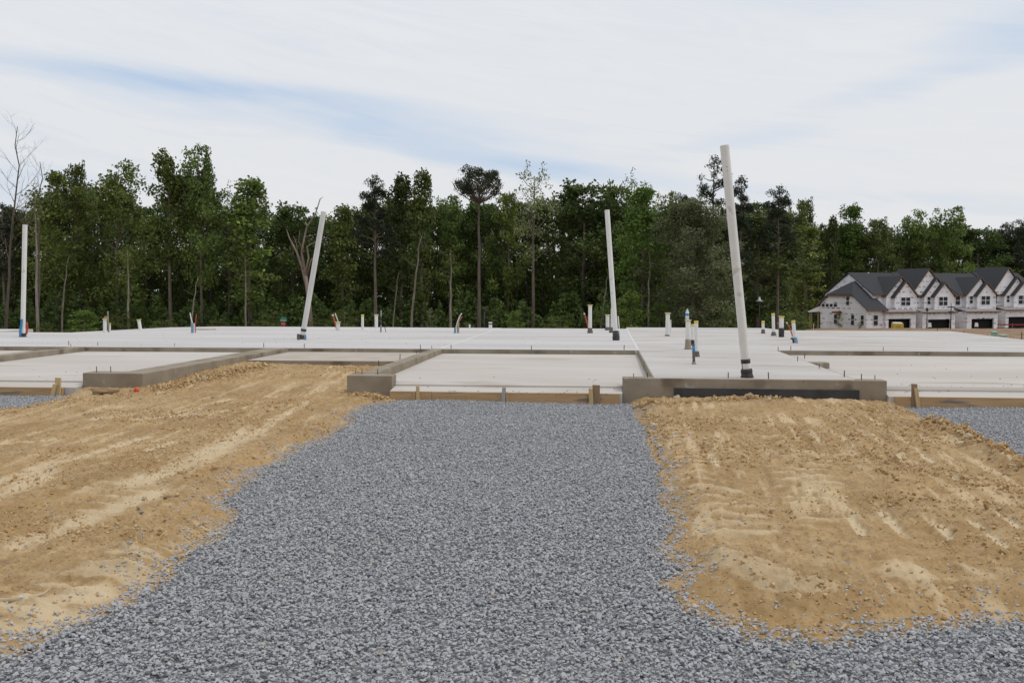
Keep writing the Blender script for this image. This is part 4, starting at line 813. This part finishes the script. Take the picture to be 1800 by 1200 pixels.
# leafless trees
def bare(px0, px1, top, Y, me_h, me, label, name='bare_tree'):
    b = dep(px0, 560, Y); gz = float(ground_z(b.x, Y)); h = dep(px0, top, Y).z-gz; e = dep(px1, top, Y)
    t = empty(name, (b.x, Y, gz), label, 'tree'); o = link('branches', me, t); s = h/me_h; o.scale = (s, s, s); o.rotation_euler = (0, math.atan2(e.x-b.x, h), 0); return t
bare(9, 30, 222, 100, 20, branchy(41, 20, .14, BARK, .3, 4, .6, .35, 18), 'tall leafless tree at the far left border')
bare(66, 70, 285, 101, 16, branchy(42, 16, .11, BARK, .2, 4, .6, .5, 12), 'smaller leafless tree beside the far left pipe')
def fork():
    mb = MB(); s = 100/FP
    def P(x, y): return Vector(((x-548)*s, 0, (590-y)*s))
    def seg_(pts, r): mb.tube([P(*q)+Vector((0, (i % 2)*.15, 0)) for i, q in enumerate(pts)], [a*s*.62 for a in r], 7)
    seg_([(548, 600), (544, 540), (540, 500), (536, 470)], [7, 6, 5.5, 5]); seg_([(540, 505), (530, 465), (522, 440), (508, 415), (503, 398)], [4.5, 3.5, 3, 2, .6])
    seg_([(538, 480), (530, 440), (536, 415), (540, 395), (548, 385), (556, 372), (566, 345), (571, 341)], [4, 3, 2.6, 2.4, 2, 1.8, 1.4, .4]); seg_([(538, 475), (543, 450), (541, 430), (548, 425), (560, 421), (575, 414), (583, 408)], [3, 2.5, 2.2, 1.6, 1.4, 1, .4])
    seg_([(541, 480), (547, 455), (556, 446), (565, 444)], [2.5, 2, 1.3, .5]); seg_([(535, 440), (525, 420), (528, 400)], [1.6, 1, .4]); seg_([(537, 412), (550, 410), (562, 408)], [1.2, .8, .3]); seg_([(523, 440), (521, 425), (516, 410)], [1.2, .8, .3]); seg_([(532, 470), (531, 455), (529, 448)], [1.5, 1.2, .6])
    return mb.mesh('forked_trunk', DEADB)
b = dep(548, 590, 100); t = empty('dead_tree', b, 'dead grey tree with a forked leafless trunk behind the right-leaning pipe', 'tree'); link('forked_trunk', fork(), t)
# second and third rows: trees nobody can tell apart
GB = 'trees deep in the wood behind the front row'
rr = random.Random(5)
def treeY(px): return 112 if px < 1290 else (112+(px-1290)*.25 if px < 1390 else 212+(px-1400)/400*16)
outline = [(-60, 370), (0, 372), (60, 350), (110, 330), (170, 320), (250, 355), (285, 350), (330, 300), (380, 330), (410, 380), (450, 345), (500, 385), (560, 375), (620, 372), (660, 340), (700, 345), (760, 355), (800, 350), (860, 352), (900, 345), (950, 345), (1000, 345), (1050, 345), (1100, 350), (1160, 355), (1200, 358), (1260, 372), (1300, 345), (1350, 350), (1400, 375), (1450, 395), (1500, 395), (1560, 398), (1620, 392), (1680, 392), (1720, 410), (1770, 400), (1860, 385)]
def oy(px):
    for (a, ya), (b_, yb) in zip(outline[:-1], outline[1:]):
        if a <= px <= b_: return ya+(yb-ya)*(px-a)/(b_-a)
    return 370
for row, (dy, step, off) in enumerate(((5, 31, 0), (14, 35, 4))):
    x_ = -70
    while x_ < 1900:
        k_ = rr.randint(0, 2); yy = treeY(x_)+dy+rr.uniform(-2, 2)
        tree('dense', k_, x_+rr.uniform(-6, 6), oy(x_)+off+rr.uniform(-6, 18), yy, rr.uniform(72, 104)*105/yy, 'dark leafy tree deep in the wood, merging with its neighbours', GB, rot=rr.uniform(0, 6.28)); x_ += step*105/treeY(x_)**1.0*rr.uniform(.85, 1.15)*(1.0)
# shrubs and saplings at the wood's foot
for (kd, px_, top, w_, Y_, lab) in [(0, 148, 545, 66, 95, 'bright bushy sapling at the foot of the wood at left'), (1, 80, 566, 30, 95, 'low shrub behind the tall pipe at far left'), (1, 290, 560, 50, 96, 'shrub between the twin trunks and the tilted stub pipe'), (1, 386, 558, 40, 96, 'shrub right of the red conduit'),
    (2, 757, 545, 22, 90, 'slim young sapling behind the slab, left of the curved conduit'), (2, 822, 566, 20, 91, 'small shrub right of the curved conduit'), (0, 905, 546, 36, 90, 'rounded young shrub right of the low banded pipe'), (1, 605, 545, 60, 96, 'dark shrub behind the flared collar pipe'), (1, 560, 560, 40, 96, 'shrub at the foot of the dead forked tree'),
    (0, 1110, 512, 60, 95, 'bright shrub right of the left-leaning pipe'), (0, 1160, 530, 46, 95, 'green shrub behind the lone flared pipe'), (1, 1060, 540, 50, 97, 'dark shrub behind the capped pipes by the left-leaning pipe'), (1, 1290, 545, 60, 97, 'dark shrub behind the tallest pipe'), (1, 1400, 545, 60, 104, 'dark shrub left of the houses'), (1, 480, 545, 60, 98, 'dark shrub behind the street sign'), (1, 215, 548, 50, 98, 'dark shrub behind the short pipes at left'), (1, 985, 552, 60, 98, 'dark shrub left of the tallest stub pipe')]:
    tree('sapling', kd, px_, top, Y_, w_, lab, name='shrub', cat='shrub')
# undergrowth and the far mass of the wood
def mass(name, n, fx, label, m, size):
    rng = np.random.RandomState(3); px_ = rng.uniform(-120, 1920, n); P = np.zeros((n, 3)); u = rng.uniform(0, 1, n)
    for i in range(n):
        Y_, top = fx(px_[i], rng, u[i]); b_ = dep(px_[i], 560, Y_); gz = float(ground_z(b_.x, Y_)); P[i] = (b_.x, Y_, gz+u[i]*top)
    V, F_ = cards(P, size, rng); T = np.clip(rng.normal(.4, .2, n), 0, 1); o = link(name, np_mesh(name, V, F_, m, {'tint': np.repeat(T, 4)})); tag(o, label, kind='stuff')
def nz(p): return float(vnoise(np.array([p/23.]), np.array([1.5]), 8)[0]+.6*vnoise(np.array([p/9.]), np.array([4.5]), 9)[0])
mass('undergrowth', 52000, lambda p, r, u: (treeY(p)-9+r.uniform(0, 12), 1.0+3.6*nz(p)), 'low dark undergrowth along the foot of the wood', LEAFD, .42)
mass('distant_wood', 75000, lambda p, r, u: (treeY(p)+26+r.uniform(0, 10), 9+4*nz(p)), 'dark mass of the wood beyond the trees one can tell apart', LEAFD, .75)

# ------------------------------------------------------------------ townhouses under construction
TH = math.radians(30); HB = dep(1523, 577, 165); UX = Vector((math.cos(TH), math.sin(TH), 0)); UY = Vector((-math.sin(TH), math.cos(TH), 0))
def wrapmat():
    m = mat('house_wrap', (.70, .69, .71), (.80, .79, .81), scale=.5, rough=.6); nt = m.node_tree; N, L = nt.nodes, nt.links; b = N['Principled BSDF']; src = b.inputs['Base Color'].links[0].from_socket
    tc = N.new('ShaderNodeTexCoord'); sp = N.new('ShaderNodeSeparateXYZ'); L.new(tc.outputs['Object'], sp.inputs[0])
    def mt(op, a, c=None, cl=False):
        n = N.new('ShaderNodeMath'); n.operation = op; n.use_clamp = cl
        for i, v in enumerate((a, c)):
            if v is None: continue
            if isinstance(v, (int, float)): n.inputs[i].default_value = v
            else: L.new(v, n.inputs[i])
        return n.outputs[0]
    h = mt('ADD', sp.outputs[0], sp.outputs[1]); z = sp.outputs[2]
    row = mt('FLOOR', mt('DIVIDE', z, .92)); fz = mt('FRACT', mt('DIVIDE', z, .92)); fx = mt('FRACT', mt('ADD', mt('DIVIDE', h, 1.25), mt('MULTIPLY', row, .43)))
    inz = mt('LESS_THAN', mt('ABSOLUTE', mt('SUBTRACT', fz, .5)), .11); inx = mt('LESS_THAN', mt('ABSOLUTE', mt('SUBTRACT', fx, .5)), .30)
    n = N.new('ShaderNodeTexNoise'); n.inputs['Scale'].default_value = 2.6; L.new(tc.outputs['Object'], n.inputs['Vector'])
    n2 = N.new('ShaderNodeTexNoise'); n2.inputs['Scale'].default_value = .45; L.new(tc.outputs['Object'], n2.inputs['Vector'])
    msk = mt('MULTIPLY', mt('MULTIPLY', inz, inx), mt('MULTIPLY', mt('MULTIPLY', mt('SUBTRACT', n.outputs[0], .33), 5, True), mt('MULTIPLY', mt('SUBTRACT', n2.outputs[0], .42), 6, True)))
    mx = N.new('ShaderNodeMix'); mx.data_type = 'RGBA'; L.new(msk, mx.inputs[0]); L.new(src, mx.inputs[6]); mx.inputs[7].default_value = (.13, .14, .24, 1)
    # red print near the ground
    rm = mt('MULTIPLY', mt('LESS_THAN', mt('ABSOLUTE', mt('SUBTRACT', z, .75)), .12), mt('MULTIPLY', mt('SUBTRACT', n.outputs[0], .40), 4, True))
    m2 = N.new('ShaderNodeMix'); m2.data_type = 'RGBA'; L.new(mt('MULTIPLY', rm, .6), m2.inputs[0]); L.new(mx.outputs[2], m2.inputs[6]); m2.inputs[7].default_value = (.45, .10, .09, 1)
    L.new(m2.outputs[2], b.inputs['Base Color']); return m
WRAP = wrapmat()
SHING = mat('charcoal_shingle', (.030, .031, .035), (.048, .049, .054), scale=6, stretch=(1, 1, 3), rough=.85)
FASC = mat('brown_fascia', (.13, .075, .045), (.19, .115, .07), scale=3, rough=.8)
INSHADE = mat('painted_interior_shade', (.012, .012, .014), rough=.9); WFR = mat('window_frame', (.70, .70, .70), rough=.4)  # near-black colour stands in for the shade inside the garages
GLASS = mat('window_glass', (.02, .022, .026), (.035, .038, .042), scale=1, rough=.35, spec=.12); UNDERL = mat('roof_underlayment', (.23, .21, .20), (.29, .265, .25), scale=2)
def hl(px, py, ly):
    d = ray(px, py); o0 = Vector((0, 0, HC)); t_ = ((HB+UY*ly-o0).dot(UY))/d.dot(UY); p_ = o0+t_*d-HB; return (p_.dot(UX), p_.z)
def hs(px, py, lx):
    d = ray(px, py); o0 = Vector((0, 0, HC)); t_ = ((HB+UX*lx-o0).dot(UX))/d.dot(UX); p_ = o0+t_*d-HB; return (p_.dot(UY), p_.z)
def house(label):
    t = empty('townhouse', HB, label, 'townhouse', 'unfinished townhouses in the row at right'); t.rotation_euler = (0, 0, TH); return t
def hbox(t, name, x0, x1, y0, y1, z0, z1, m): return MB().box(x0, x1, y0, y1, z0, z1).build(name, m, t)
def gable(t, px0, px1, pk, ye, yp, ly, yb, depth=5, oh=.35, fascia=True):
    """front-facing gable: wall to yb, roof running back"""
    x0, ze = hl(px0, ye, ly); x1, _ = hl(px1, ye, ly); xp, zp = hl(pk, yp, ly); _, zb = hl((px0+px1)/2, yb, ly)
    MB().extrude([(x0, ly, zb), (x1, ly, zb), (x1, ly, ze), (xp, ly, zp-.15), (x0, ly, ze)], (0, depth-.3, 0)).build('wall', WRAP, t)
    sl = [((x0-oh, ze-oh*(zp-ze)/(xp-x0)), (xp, zp)), ((xp, zp), (x1+oh, ze-oh*(zp-ze)/(x1-xp)))]
    mb = MB(); fb = MB()
    for (a, b_) in sl:
        mb.extrude([(a[0], ly-.25, a[1]), (b_[0], ly-.25, b_[1]), (b_[0], ly-.25, b_[1]+.16), (a[0], ly-.25, a[1]+.16)], (0, depth, 0))
        fb.extrude([(a[0], ly-.31, a[1]-.06), (b_[0], ly-.31, b_[1]-.06), (b_[0], ly-.31, b_[1]+.12), (a[0], ly-.31, a[1]+.12)], (0, .055, 0))
    mb.build('roof', SHING, t); fb.build('fascia', FASC, t)
def win(t, px0, px1, y0, y1, ly, cols=1, rows=2, side=None):
    if side is None: (x0, zt), (x1, zb) = hl(px0, y0, ly), hl(px1, y1, ly)
    else: (x1, zt), (x0, zb) = hs(px0, y0, side), hs(px1, y1, side)
    zt, zb = max(zt, zb), min(zt, zb); x0, x1 = min(x0, x1), max(x0, x1); w = .06; ex = .07; x0 -= ex; x1 += ex; zt += .06; zb -= .06
    def B(mb, a0, a1, d0, d1, c0, c1):
        if side is None: mb.box(a0, a1, ly-d1, ly-d0, c0, c1)
        else: mb.box(side-d1, side-d0, a0, a1, c0, c1)
        return mb
    fr = MB(); B(fr, x0-w, x1+w, .01, .07, zb-w, zb); B(fr, x0-w, x1+w, .01, .07, zt, zt+w); B(fr, x0-w, x0, .01, .07, zb+.001, zt-.001); B(fr, x1, x1+w, .01, .07, zb+.001, zt-.001)
    for c in range(1, cols): xm = x0+(x1-x0)*c/cols; B(fr, xm-.06, xm+.06, .012, .065, zb+.002, zt-.002)
    for r in range(1, rows): zm = zb+(zt-zb)*r/rows; B(fr, x0+.001, x1-.001, .014, .06, zm-.045, zm+.045)
    f = fr.build('window', WFR, t)
    for c in range(cols):
        for r in range(rows): B(MB(), x0+(x1-x0)*c/cols+.003, x0+(x1-x0)*(c+1)/cols-.003, .005, .03, zb+(zt-zb)*r/rows+.003, zb+(zt-zb)*(r+1)/rows-.003).build('pane', GLASS, f)
def garage_block(t, px0, px1, ytop, ox0, ox1, oy0, ybase, ly=-.4, back=2.2, yroof=None, notch=False):
    x0, zt = hl(px0, ytop, ly); x1, _ = hl(px1, ytop, ly); _, zb = hl((px0+px1)/2, ybase, ly); a0, zo = hl(ox0, oy0, ly); a1, _ = hl(ox1, oy0, ly); zb -= .5
    w = MB().box(x0, a0, ly, back, zb, zt).box(a1, x1, ly, back, zb, zt).box(a0+.001, a1-.001, ly, ly+.25, zo, zt-.001).box(x0+.01, x1-.01, back+.001, back+.2, zb, zt-.01)
    w.build('garage_wall', WRAP, t); MB().box(a0+.002, a1-.002, ly+.7, ly+.8, zb, zo).build('garage_shade_panel', INSHADE, t); MB().box(a0+.001, a0+.02, ly+.26, ly+.69, zb, zo).box(a1-.02, a1-.001, ly+.26, ly+.69, zb, zo).build('garage_jamb_shade', INSHADE, t)  # black panel and jamb liners close the opening: garage shade painted as colour
    # low pent roof over the garage
    z2 = zt+.75; MB().extrude([(x0-.3, ly-.35, zt-.1), (x0-.3, ly-.35, zt+.06), (x0-.3, back, z2+.06), (x0-.3, back, z2-.1)], (x1-x0+.6, 0, 0)).build('pent_roof', UNDERL, t)
    MB().box(x0-.3, x1+.3, ly-.40, ly-.352, zt-.14, zt+.07).build('fascia', FASC, t)
def main_block(t, px0, px1, ye, yr, ly=2.2, dep_=11.5, yb=577, rpx=None):
    x0, ze = hl(px0, ye, ly); x1, _ = hl(px1, ye, ly); _, zb = hl((px0+px1)/2, yb, ly); zb -= .4; ym = ly+dep_/2
    zr = hl((px0+px1)/2+ (-25), yr, ym)[1]
    MB().box(x0, x1, ly, ly+dep_, zb, ze).build('wall', WRAP, t)
    MB().extrude([(x0+.02, ly+.02, ze), (x0+.02, ly+dep_-.02, ze), (x0+.02, ym, zr-.1)], (x1-x0-.04, 0, 0)).build('gable_wall', WRAP, t)
    mb = MB()
    for s_, y_e in ((1, ly-.35), (-1, ly+dep_+.35)): mb.extrude([(x0-.25, y_e, ze-.12), (x0-.25, ym, zr), (x0-.25, ym, zr+.16), (x0-.25, y_e, ze+.04)], (x1-x0+.248, 0, 0))
    mb.build('roof', SHING, t); MB().box(x0-.25, x1, ly-.42, ly-.353, ze-.18, ze+.02).build('fascia', FASC, t)
    return x0, x1, ze, zr, ym
# unit 1, the end house
u1 = house('unfinished end townhouse with a long wrapped side wall and low front roof')
main_block(u1, 1535, 1612, 518, 481)
gable(u1, 1558, 1606, 1584, 518, 487, 1.4, 549, 6); gable(u1, 1573, 1612, 1592.5, 520, 494, .8, 549, 6)
garage_block(u1, 1557, 1610, 549, 1562, 1601, 560.5, 576)
win(u1, 1584.5, 1599, 523.5, 536, .8, 2); win(u1, 1561, 1564.5, 522.5, 527, 2.2, 1, 1)
side = [(1442, 579), (1442, 534), (1456, 518.5), (1499, 518.5), (1523, 543), (1523, 579)]
sp_ = [hs(a, b_, 0) for a, b_ in side]; xe = hl(1557, 543, 0)[0]
MB().extrude([(0, y_, z_) for y_, z_ in sp_], (xe, 0, 0)).build('wall', WRAP, u1)
yl, zl_ = sp_[1]; yh0, zh = sp_[2]; yh1, _ = sp_[3]; yf, ze_ = sp_[4]; rz = hl(1500, 497, 6)[1]; ymid = (yh0+yh1)/2
rf = MB(); o_ = .3
rf.extrude([(-o_, yf-.5, ze_-.28), (xe+.2, yf-.5, ze_-.28), (xe+.2, ymid, rz), (2.6, ymid, rz), (-o_, yh1, zh)], (0, .05, .17))
rf.extrude([(-o_, yh1-.06, zh), (2.6, ymid-.06, rz), (2.6, ymid+.1, rz), (-o_, yh0+.06, zh)], (.05, 0, .17))
rf.extrude([(-o_, yh0, zh), (2.6, ymid+.05, rz), (xe+.2, ymid+.05, rz), (xe+.2, yl+.5, zl_-.35), (-o_, yl+.5, zl_-.35)], (0, -.05, .17))
rf.build('roof', SHING, u1); MB().box(-o_, xe+.2, yf-.56, yf-.503, ze_-.36, ze_-.1).box(-.36, -.303, yh1, yh0, zh-.16, zh+.06).build('fascia', FASC, u1)
MB().extrude([(-.36, yh0, zh-.05), (-.36, yl+.5, zl_-.42), (-.36, yl+.5, zl_-.18), (-.36, yh0, zh+.15)], (.057, 0, 0)).build('fascia', FASC, u1)
for a, b_ in ((1445.5, 1449.5), (1452.5, 1456.5), (1459.5, 1463.5), (1466.5, 1471)): win(u1, a, b_, 534.5, 538.5, 0, 1, 1, side=0)
for a, b_, c, d in ((1488.5, 1492.5, 522, 535.5), (1467, 1471, 553, 568.5), (1497, 1501, 554, 570.5), (1514, 1518, 555, 571)): win(u1, a, b_, c, d, 0, 1, 2, side=0)
win(u1, 1536, 1542, 555, 571, 0, 1, 2)
hbox(u1, 'window_hood', -1.0, -.02, hs(1480, 550, 0)[0], hs(1470, 550, 0)[0], hl(1523, 552, 0)[1], hl(1523, 552, 0)[1]+.35, mat('red_brown_hood', (.30, .10, .06), rough=.8))
y0_, z0_ = hs(1442, 577, 0); zc = hs(1442, 547, 0)[1]
for q in (.9, 2.6): hbox(u1, 'porch_post', .3, .5, y0_+q, y0_+q+.2, z0_, zc, mat('tan_post', (.30, .24, .13)))
hbox(u1, 'porch_post', .2, .4, y0_+2.9, y0_+3.1, z0_, zc, mat('tan_post', (.30, .24, .13)))
MB().extrude([(0, y0_+.01, zc), (0, y0_+3.3, zc-.25), (0, y0_+3.3, zc-.1), (0, y0_+.01, zc+1.0)], (5, 0, 0)).build('porch_roof', WRAP, u1)
for a, b_ in ((1526, 478), (1556, 482)):
    x_, z_ = hl(a, b_+6, 7.9); MB().tube([(x_, 7.9, z_-.6), (x_, 7.9, z_+.5)], .14, 8).build('roof_vent', WFR, u1)
# unit 2
u2 = house('unfinished townhouse next to the end one, with the left big gable')
main_block(u2, 1612, 1684, 519, 481); gable(u2, 1604, 1661, 1632, 513, 473, 1.9, 520, 7)
gable(u2, 1625, 1668, 1646, 518, 489, 1.4, 549, 6); gable(u2, 1643, 1677, 1660, 519, 497, .8, 549, 6)
garage_block(u2, 1622, 1679, 549, 1631.5, 1671, 561.5, 575)
win(u2, 1651, 1664.5, 522.5, 536, .8, 2); win(u2, 1630.5, 1634.5, 522.5, 534, 1.4, 1, 2)
# unit 3
u3 = house('unfinished third townhouse of the row, with a dark pole before its garage')
main_block(u3, 1684, 1757, 518, 482); gable(u3, 1699, 1744, 1723, 517, 488, 1.4, 547, 6); gable(u3, 1718, 1751, 1734, 518, 497, .8, 547, 6)
garage_block(u3, 1700, 1754, 548, 1708, 1747, 560.5, 574.5)
win(u3, 1680, 1686.5, 521, 535, 2.2, 1, 2); win(u3, 1705, 1709, 521, 532.5, 1.4, 1, 2); win(u3, 1725.5, 1739, 521, 534.5, .8, 2)
# unit 4
u4 = house('unfinished townhouse at the right border, with the right big gable')
main_block(u4, 1757, 1835, 517, 481); gable(u4, 1744, 1801, 1772, 513, 471, 1.9, 519, 7); gable(u4, 1766, 1808, 1788, 517, 487, 1.4, 545, 6); gable(u4, 1783, 1816, 1800, 517, 496, .8, 545, 6)
garage_block(u4, 1768, 1826, 545, 1773, 1813, 557, 571)
win(u4, 1747.5, 1751.5, 520, 533, 2.0, 1, 2); win(u4, 1770, 1773.5, 520, 530.5, 1.4, 1, 2); win(u4, 1791, 1805, 520, 533.5, .8, 2)
# things about the houses
def far_pole(px, y0, y1, Y, w, label, head=None, m=BLK, name='utility_pole', cat='pole'):
    p_ = dep(px, y1, Y); q_ = dep(px, y0, Y); t = empty(name, p_, label, cat); h = q_.z-p_.z; r = w*Y/FP/2
    MB().tube([(0, 0, -.6), (0, 0, h)], [r*1.15, r*.8], 8).build('pole', m, t)
    if head == 'lamp':
        MB().tube([(0, 0, h), (0, 0, h+.18), (0, 0, h+.45), (0, 0, h+.5)], [r*1.2, r*3, r*2.2, r*.5], 10).build('lamp_head', m, t)
        MB().tube([(0, 0, h*.45), (0, 0, h*.45+.12)], r*1.8, 8).build('collar', m, t)
    if head == 'cross':
        MB().box(-.45, .45, -.06, .06, h-.5, h-.36).box(-.35, .35, -.06, .06, h-1.15, h-1.03).build('crossarm', m, t)
    return t
far_pole(1671, 534, 578, 140, 1.7, 'taller dark street pole before the second and third houses', 'cross')
far_pole(1629, 547, 578, 138, 1.5, 'shorter dark lamp post before the garage of the second house', 'lamp', name='lamp_post', cat='lamp post')
t = far_pole(851.5, 541, 590, 92, 3.2, 'dark lamp post foot by the flat-topped pine trunk', name='lamp_post', cat='lamp post')
MB().tube([(0, 0, 2.45), (0, 0, 2.6)], .16, 8).build('collar', BLK, t)
far_pole(1510, 566, 590, 150, .8, 'thin far survey stake left of the houses', m=WOODS, name='survey_stake', cat='stake')
t = far_pole(1334, 529, 590, 96, 1.6, 'street lamp with a shallow pale disc shade inside the wood', name='street_lamp', cat='street lamp')
hp_ = dep(1334, 529, 96).z-dep(1334, 590, 96).z
MB().tube([(0, 0, hp_-.05), (0, 0, hp_+.02), (0, 0, hp_+.1), (0, 0, hp_+.4)], [.34, .36, .15, .06], 14).build('lamp_shade', mat('pale_lamp', (.36, .38, .39), rough=.3), t)
p_ = dep(1578, 577, 152); k2 = 152/FP; t = empty('yellow_container', p_, 'small yellow container with a cream top before the end garage', 'container')
MB().box(-8.5*k2, 8.5*k2, -.4, .8, 0, 7.2*k2).build('container_body', mat('site_yellow', (.55, .38, .05), (.6, .45, .10)), t, bevel=.04)
MB().prism([(-8*k2, -.35), (8*k2, -.35), (8*k2, .75), (-8*k2, .75)], 7.22*k2, [9.3*k2, 9.3*k2, 10.5*k2, 10.5*k2]).build('container_top', mat('cream_top', (.62, .58, .42)), t, bevel=.1)
MB().box(-4*k2, 4*k2, -.42, -.402, 1.5*k2, 5*k2).build('container_panel', mat('dull_yellow', (.42, .30, .05)), t)
tree('sapling', 0, 1475, 546, 148, 12, 'slim young tree before the side wall of the end house', name='young_tree'); tree('sapling', 2, 1512, 566, 148, 10, 'low grey-green bush at the side wall of the end house', name='bush', cat='bush')
for px_, lab in ((1633.5, 'pale board leaning at the left of the second garage opening'), (1716, 'pale board standing inside the third garage opening')):
    lx, lz = hl(px_-2.5, 575 if px_ < 1700 else 574, -.7); lx2, lz2 = hl(px_+3, 567, -.7)
    e = tag(MB().extrude([(lx, -.7, lz), (lx2+.2, -.7, lz), (lx2, -.7, lz2), (lx+.1, -.7, lz2)], (0, .08, 0)).build('leaning_board', WFR, None, HB), lab, 'board'); e.rotation_euler = (0, 0, TH)
# silt fence: red cloth on stakes
t = empty('silt_fence', dep(1778, 572, 150), 'low red cloth fence before the last garage', 'fence'); MB().box(-2.0, 4, 0, .05, .03, .22).build('cloth', mat('red_cloth', (.30, .03, .03), (.36, .05, .045), scale=2), t)
for q in (-1.9, .1, 2.0, 3.7): MB().box(q, q+.06, -.07, -.005, -.3, .3).build('fence_post', WOODB, t)
# green utility boxes and site stakes on the brown ground beside the slab
def gpt(px, py, Y):    # on the ground at that depth
    b_ = dep(px, py, Y); return Vector((b_.x, Y, float(ground_z(b_.x, Y))))
GRNB = mat('pale_green_box', (.25, .38, .31), (.30, .43, .36), scale=3, rough=.5)
for (px_, y0, y1, w_, Y_, lab) in ((1747.5, 582.5, 593.5, 7.5, 33.5, 'tall pale green utility box beyond the slab corner'), (1763.3, 588.5, 595.5, 9, 33, 'low pale green utility box right of the tall one')):
    b_ = dep(px_, y1, Y_); k_ = Y_/FP; t = empty('utility_box', b_, lab, 'utility box', 'green utility boxes beyond the slab')
    MB().box(-w_*k_/2, w_*k_/2, -.1, .1, -.3, (y1-y0)*k_*.82).build('box_body', GRNB, t, bevel=.008); MB().prism([(-w_*k_*.54, -.115), (w_*k_*.54, -.115), (w_*k_*.54, .115), (-w_*k_*.54, .115)], (y1-y0)*k_*.822, [(y1-y0)*k_*.9]*2+[(y1-y0)*k_]*2).build('box_lid', GRNB, t, bevel=.006)
for (px_, y0, y1, w_, Y_, m_, lab) in ((1795.7, 584, 600.5, 1.9, 30, STEEL, 'thickest dark steel stake at the right border beyond the slab'), (1754.5, 589, 599, 1.3, 30, WOODB, 'brown stake left of the low green box'), (1775.5, 589, 597, 1.3, 31, WOODB, 'brown stake right of the low green box'), (1780.5, 591, 597.5, 1.2, 31, WOODB, 'shorter brown stake next to the dark steel one'), (1736, 586, 591.5, 1.1, 36, WOODB, 'small brown stake left of the tall green box'),
    (1694, 581, 587.5, 1.1, 38, STEEL, 'small dark stake on the brown ground behind the slab edge'), (1647.5, 577, 581.5, 1.1, 40, STEEL, 'tiny dark stake nearest the houses at the slab edge'), (1430, 570, 580, 1.2, 60, WOODS, 'pale wooden stake left of the houses'), (928.5, 573, 577.5, 1.4, 33, STEEL, 'dark stub rod at the far slab edge right of the banded pipe'), (825.5, 570, 577.5, 3.2, 34, PVCD, 'pale stub post behind the slab edge left of the banded pipe')):
    b_ = dep(px_, y1, Y_); k_ = Y_/FP; tag(MB().tube([(0, 0, -.35), (0, 0, (y1-y0)*k_)], [w_*k_/2, w_*k_/2*.9], 6).build('site_stake', m_, None, b_), lab, 'stake', 'stakes standing beyond the slab')
# street sign with a stop sign below it
p_ = dep(498.5, 590, 88); t = empty('street_sign', p_, 'green street name blades above a red stop sign at the edge of the wood', 'sign'); k_ = 88/FP; zt = dep(498.5, 557, 88).z-p_.z
MB().tube([(0, .05, -.5), (0, .05, zt)], .035, 6).build('pole', GREYP, t)
TEAL = mat('sign_green', (.03, .22, .16), (.05, .27, .20)); MB().box(-.24, .24, 0, .02, zt-3.6*k_, zt).build('name_blade', TEAL, t); MB().box(-.31, .31, -.03, -.01, zt-8.2*k_, zt-4*k_).build('name_blade', TEAL, t)
for q in range(5): MB().box(-.25+q*.11, -.19+q*.11, -.036, -.031, zt-7*k_, zt-5.4*k_).build('lettering', WFR, t)
RS = mat('stop_red', (.42, .03, .035)); r_ = 4.4*k_; zc_ = zt-12.6*k_
MB().extrude([(r_*math.cos(math.pi/8+i*math.pi/4), -.03, zc_+r_*math.sin(math.pi/8+i*math.pi/4)) for i in range(8)], (0, .02, 0)).build('stop_plate', RS, t)
cu = bpy.data.curves.new('stop_text', 'FONT'); cu.body = 'STOP'; cu.size = r_*.72; cu.align_x = 'CENTER'; cu.align_y = 'CENTER'; cu.extrude = .002; cu.materials.append(WFR)
to = bpy.data.objects.new('lettering', cu); COL.objects.link(to); to.parent = t; to.location = (0, -.034, zc_); to.rotation_euler = (math.pi/2, 0, 0)
bpy.context.view_layer.update(); tm = bpy.data.meshes.new_from_object(to); tx = link('lettering', tm, t, (0, -.034, zc_)); tx.rotation_euler = (math.pi/2, 0, 0); bpy.data.objects.remove(to)
print('objects', len(bpy.data.objects), 'tris', sum(len(m.polygons)*2 for m in bpy.data.meshes))
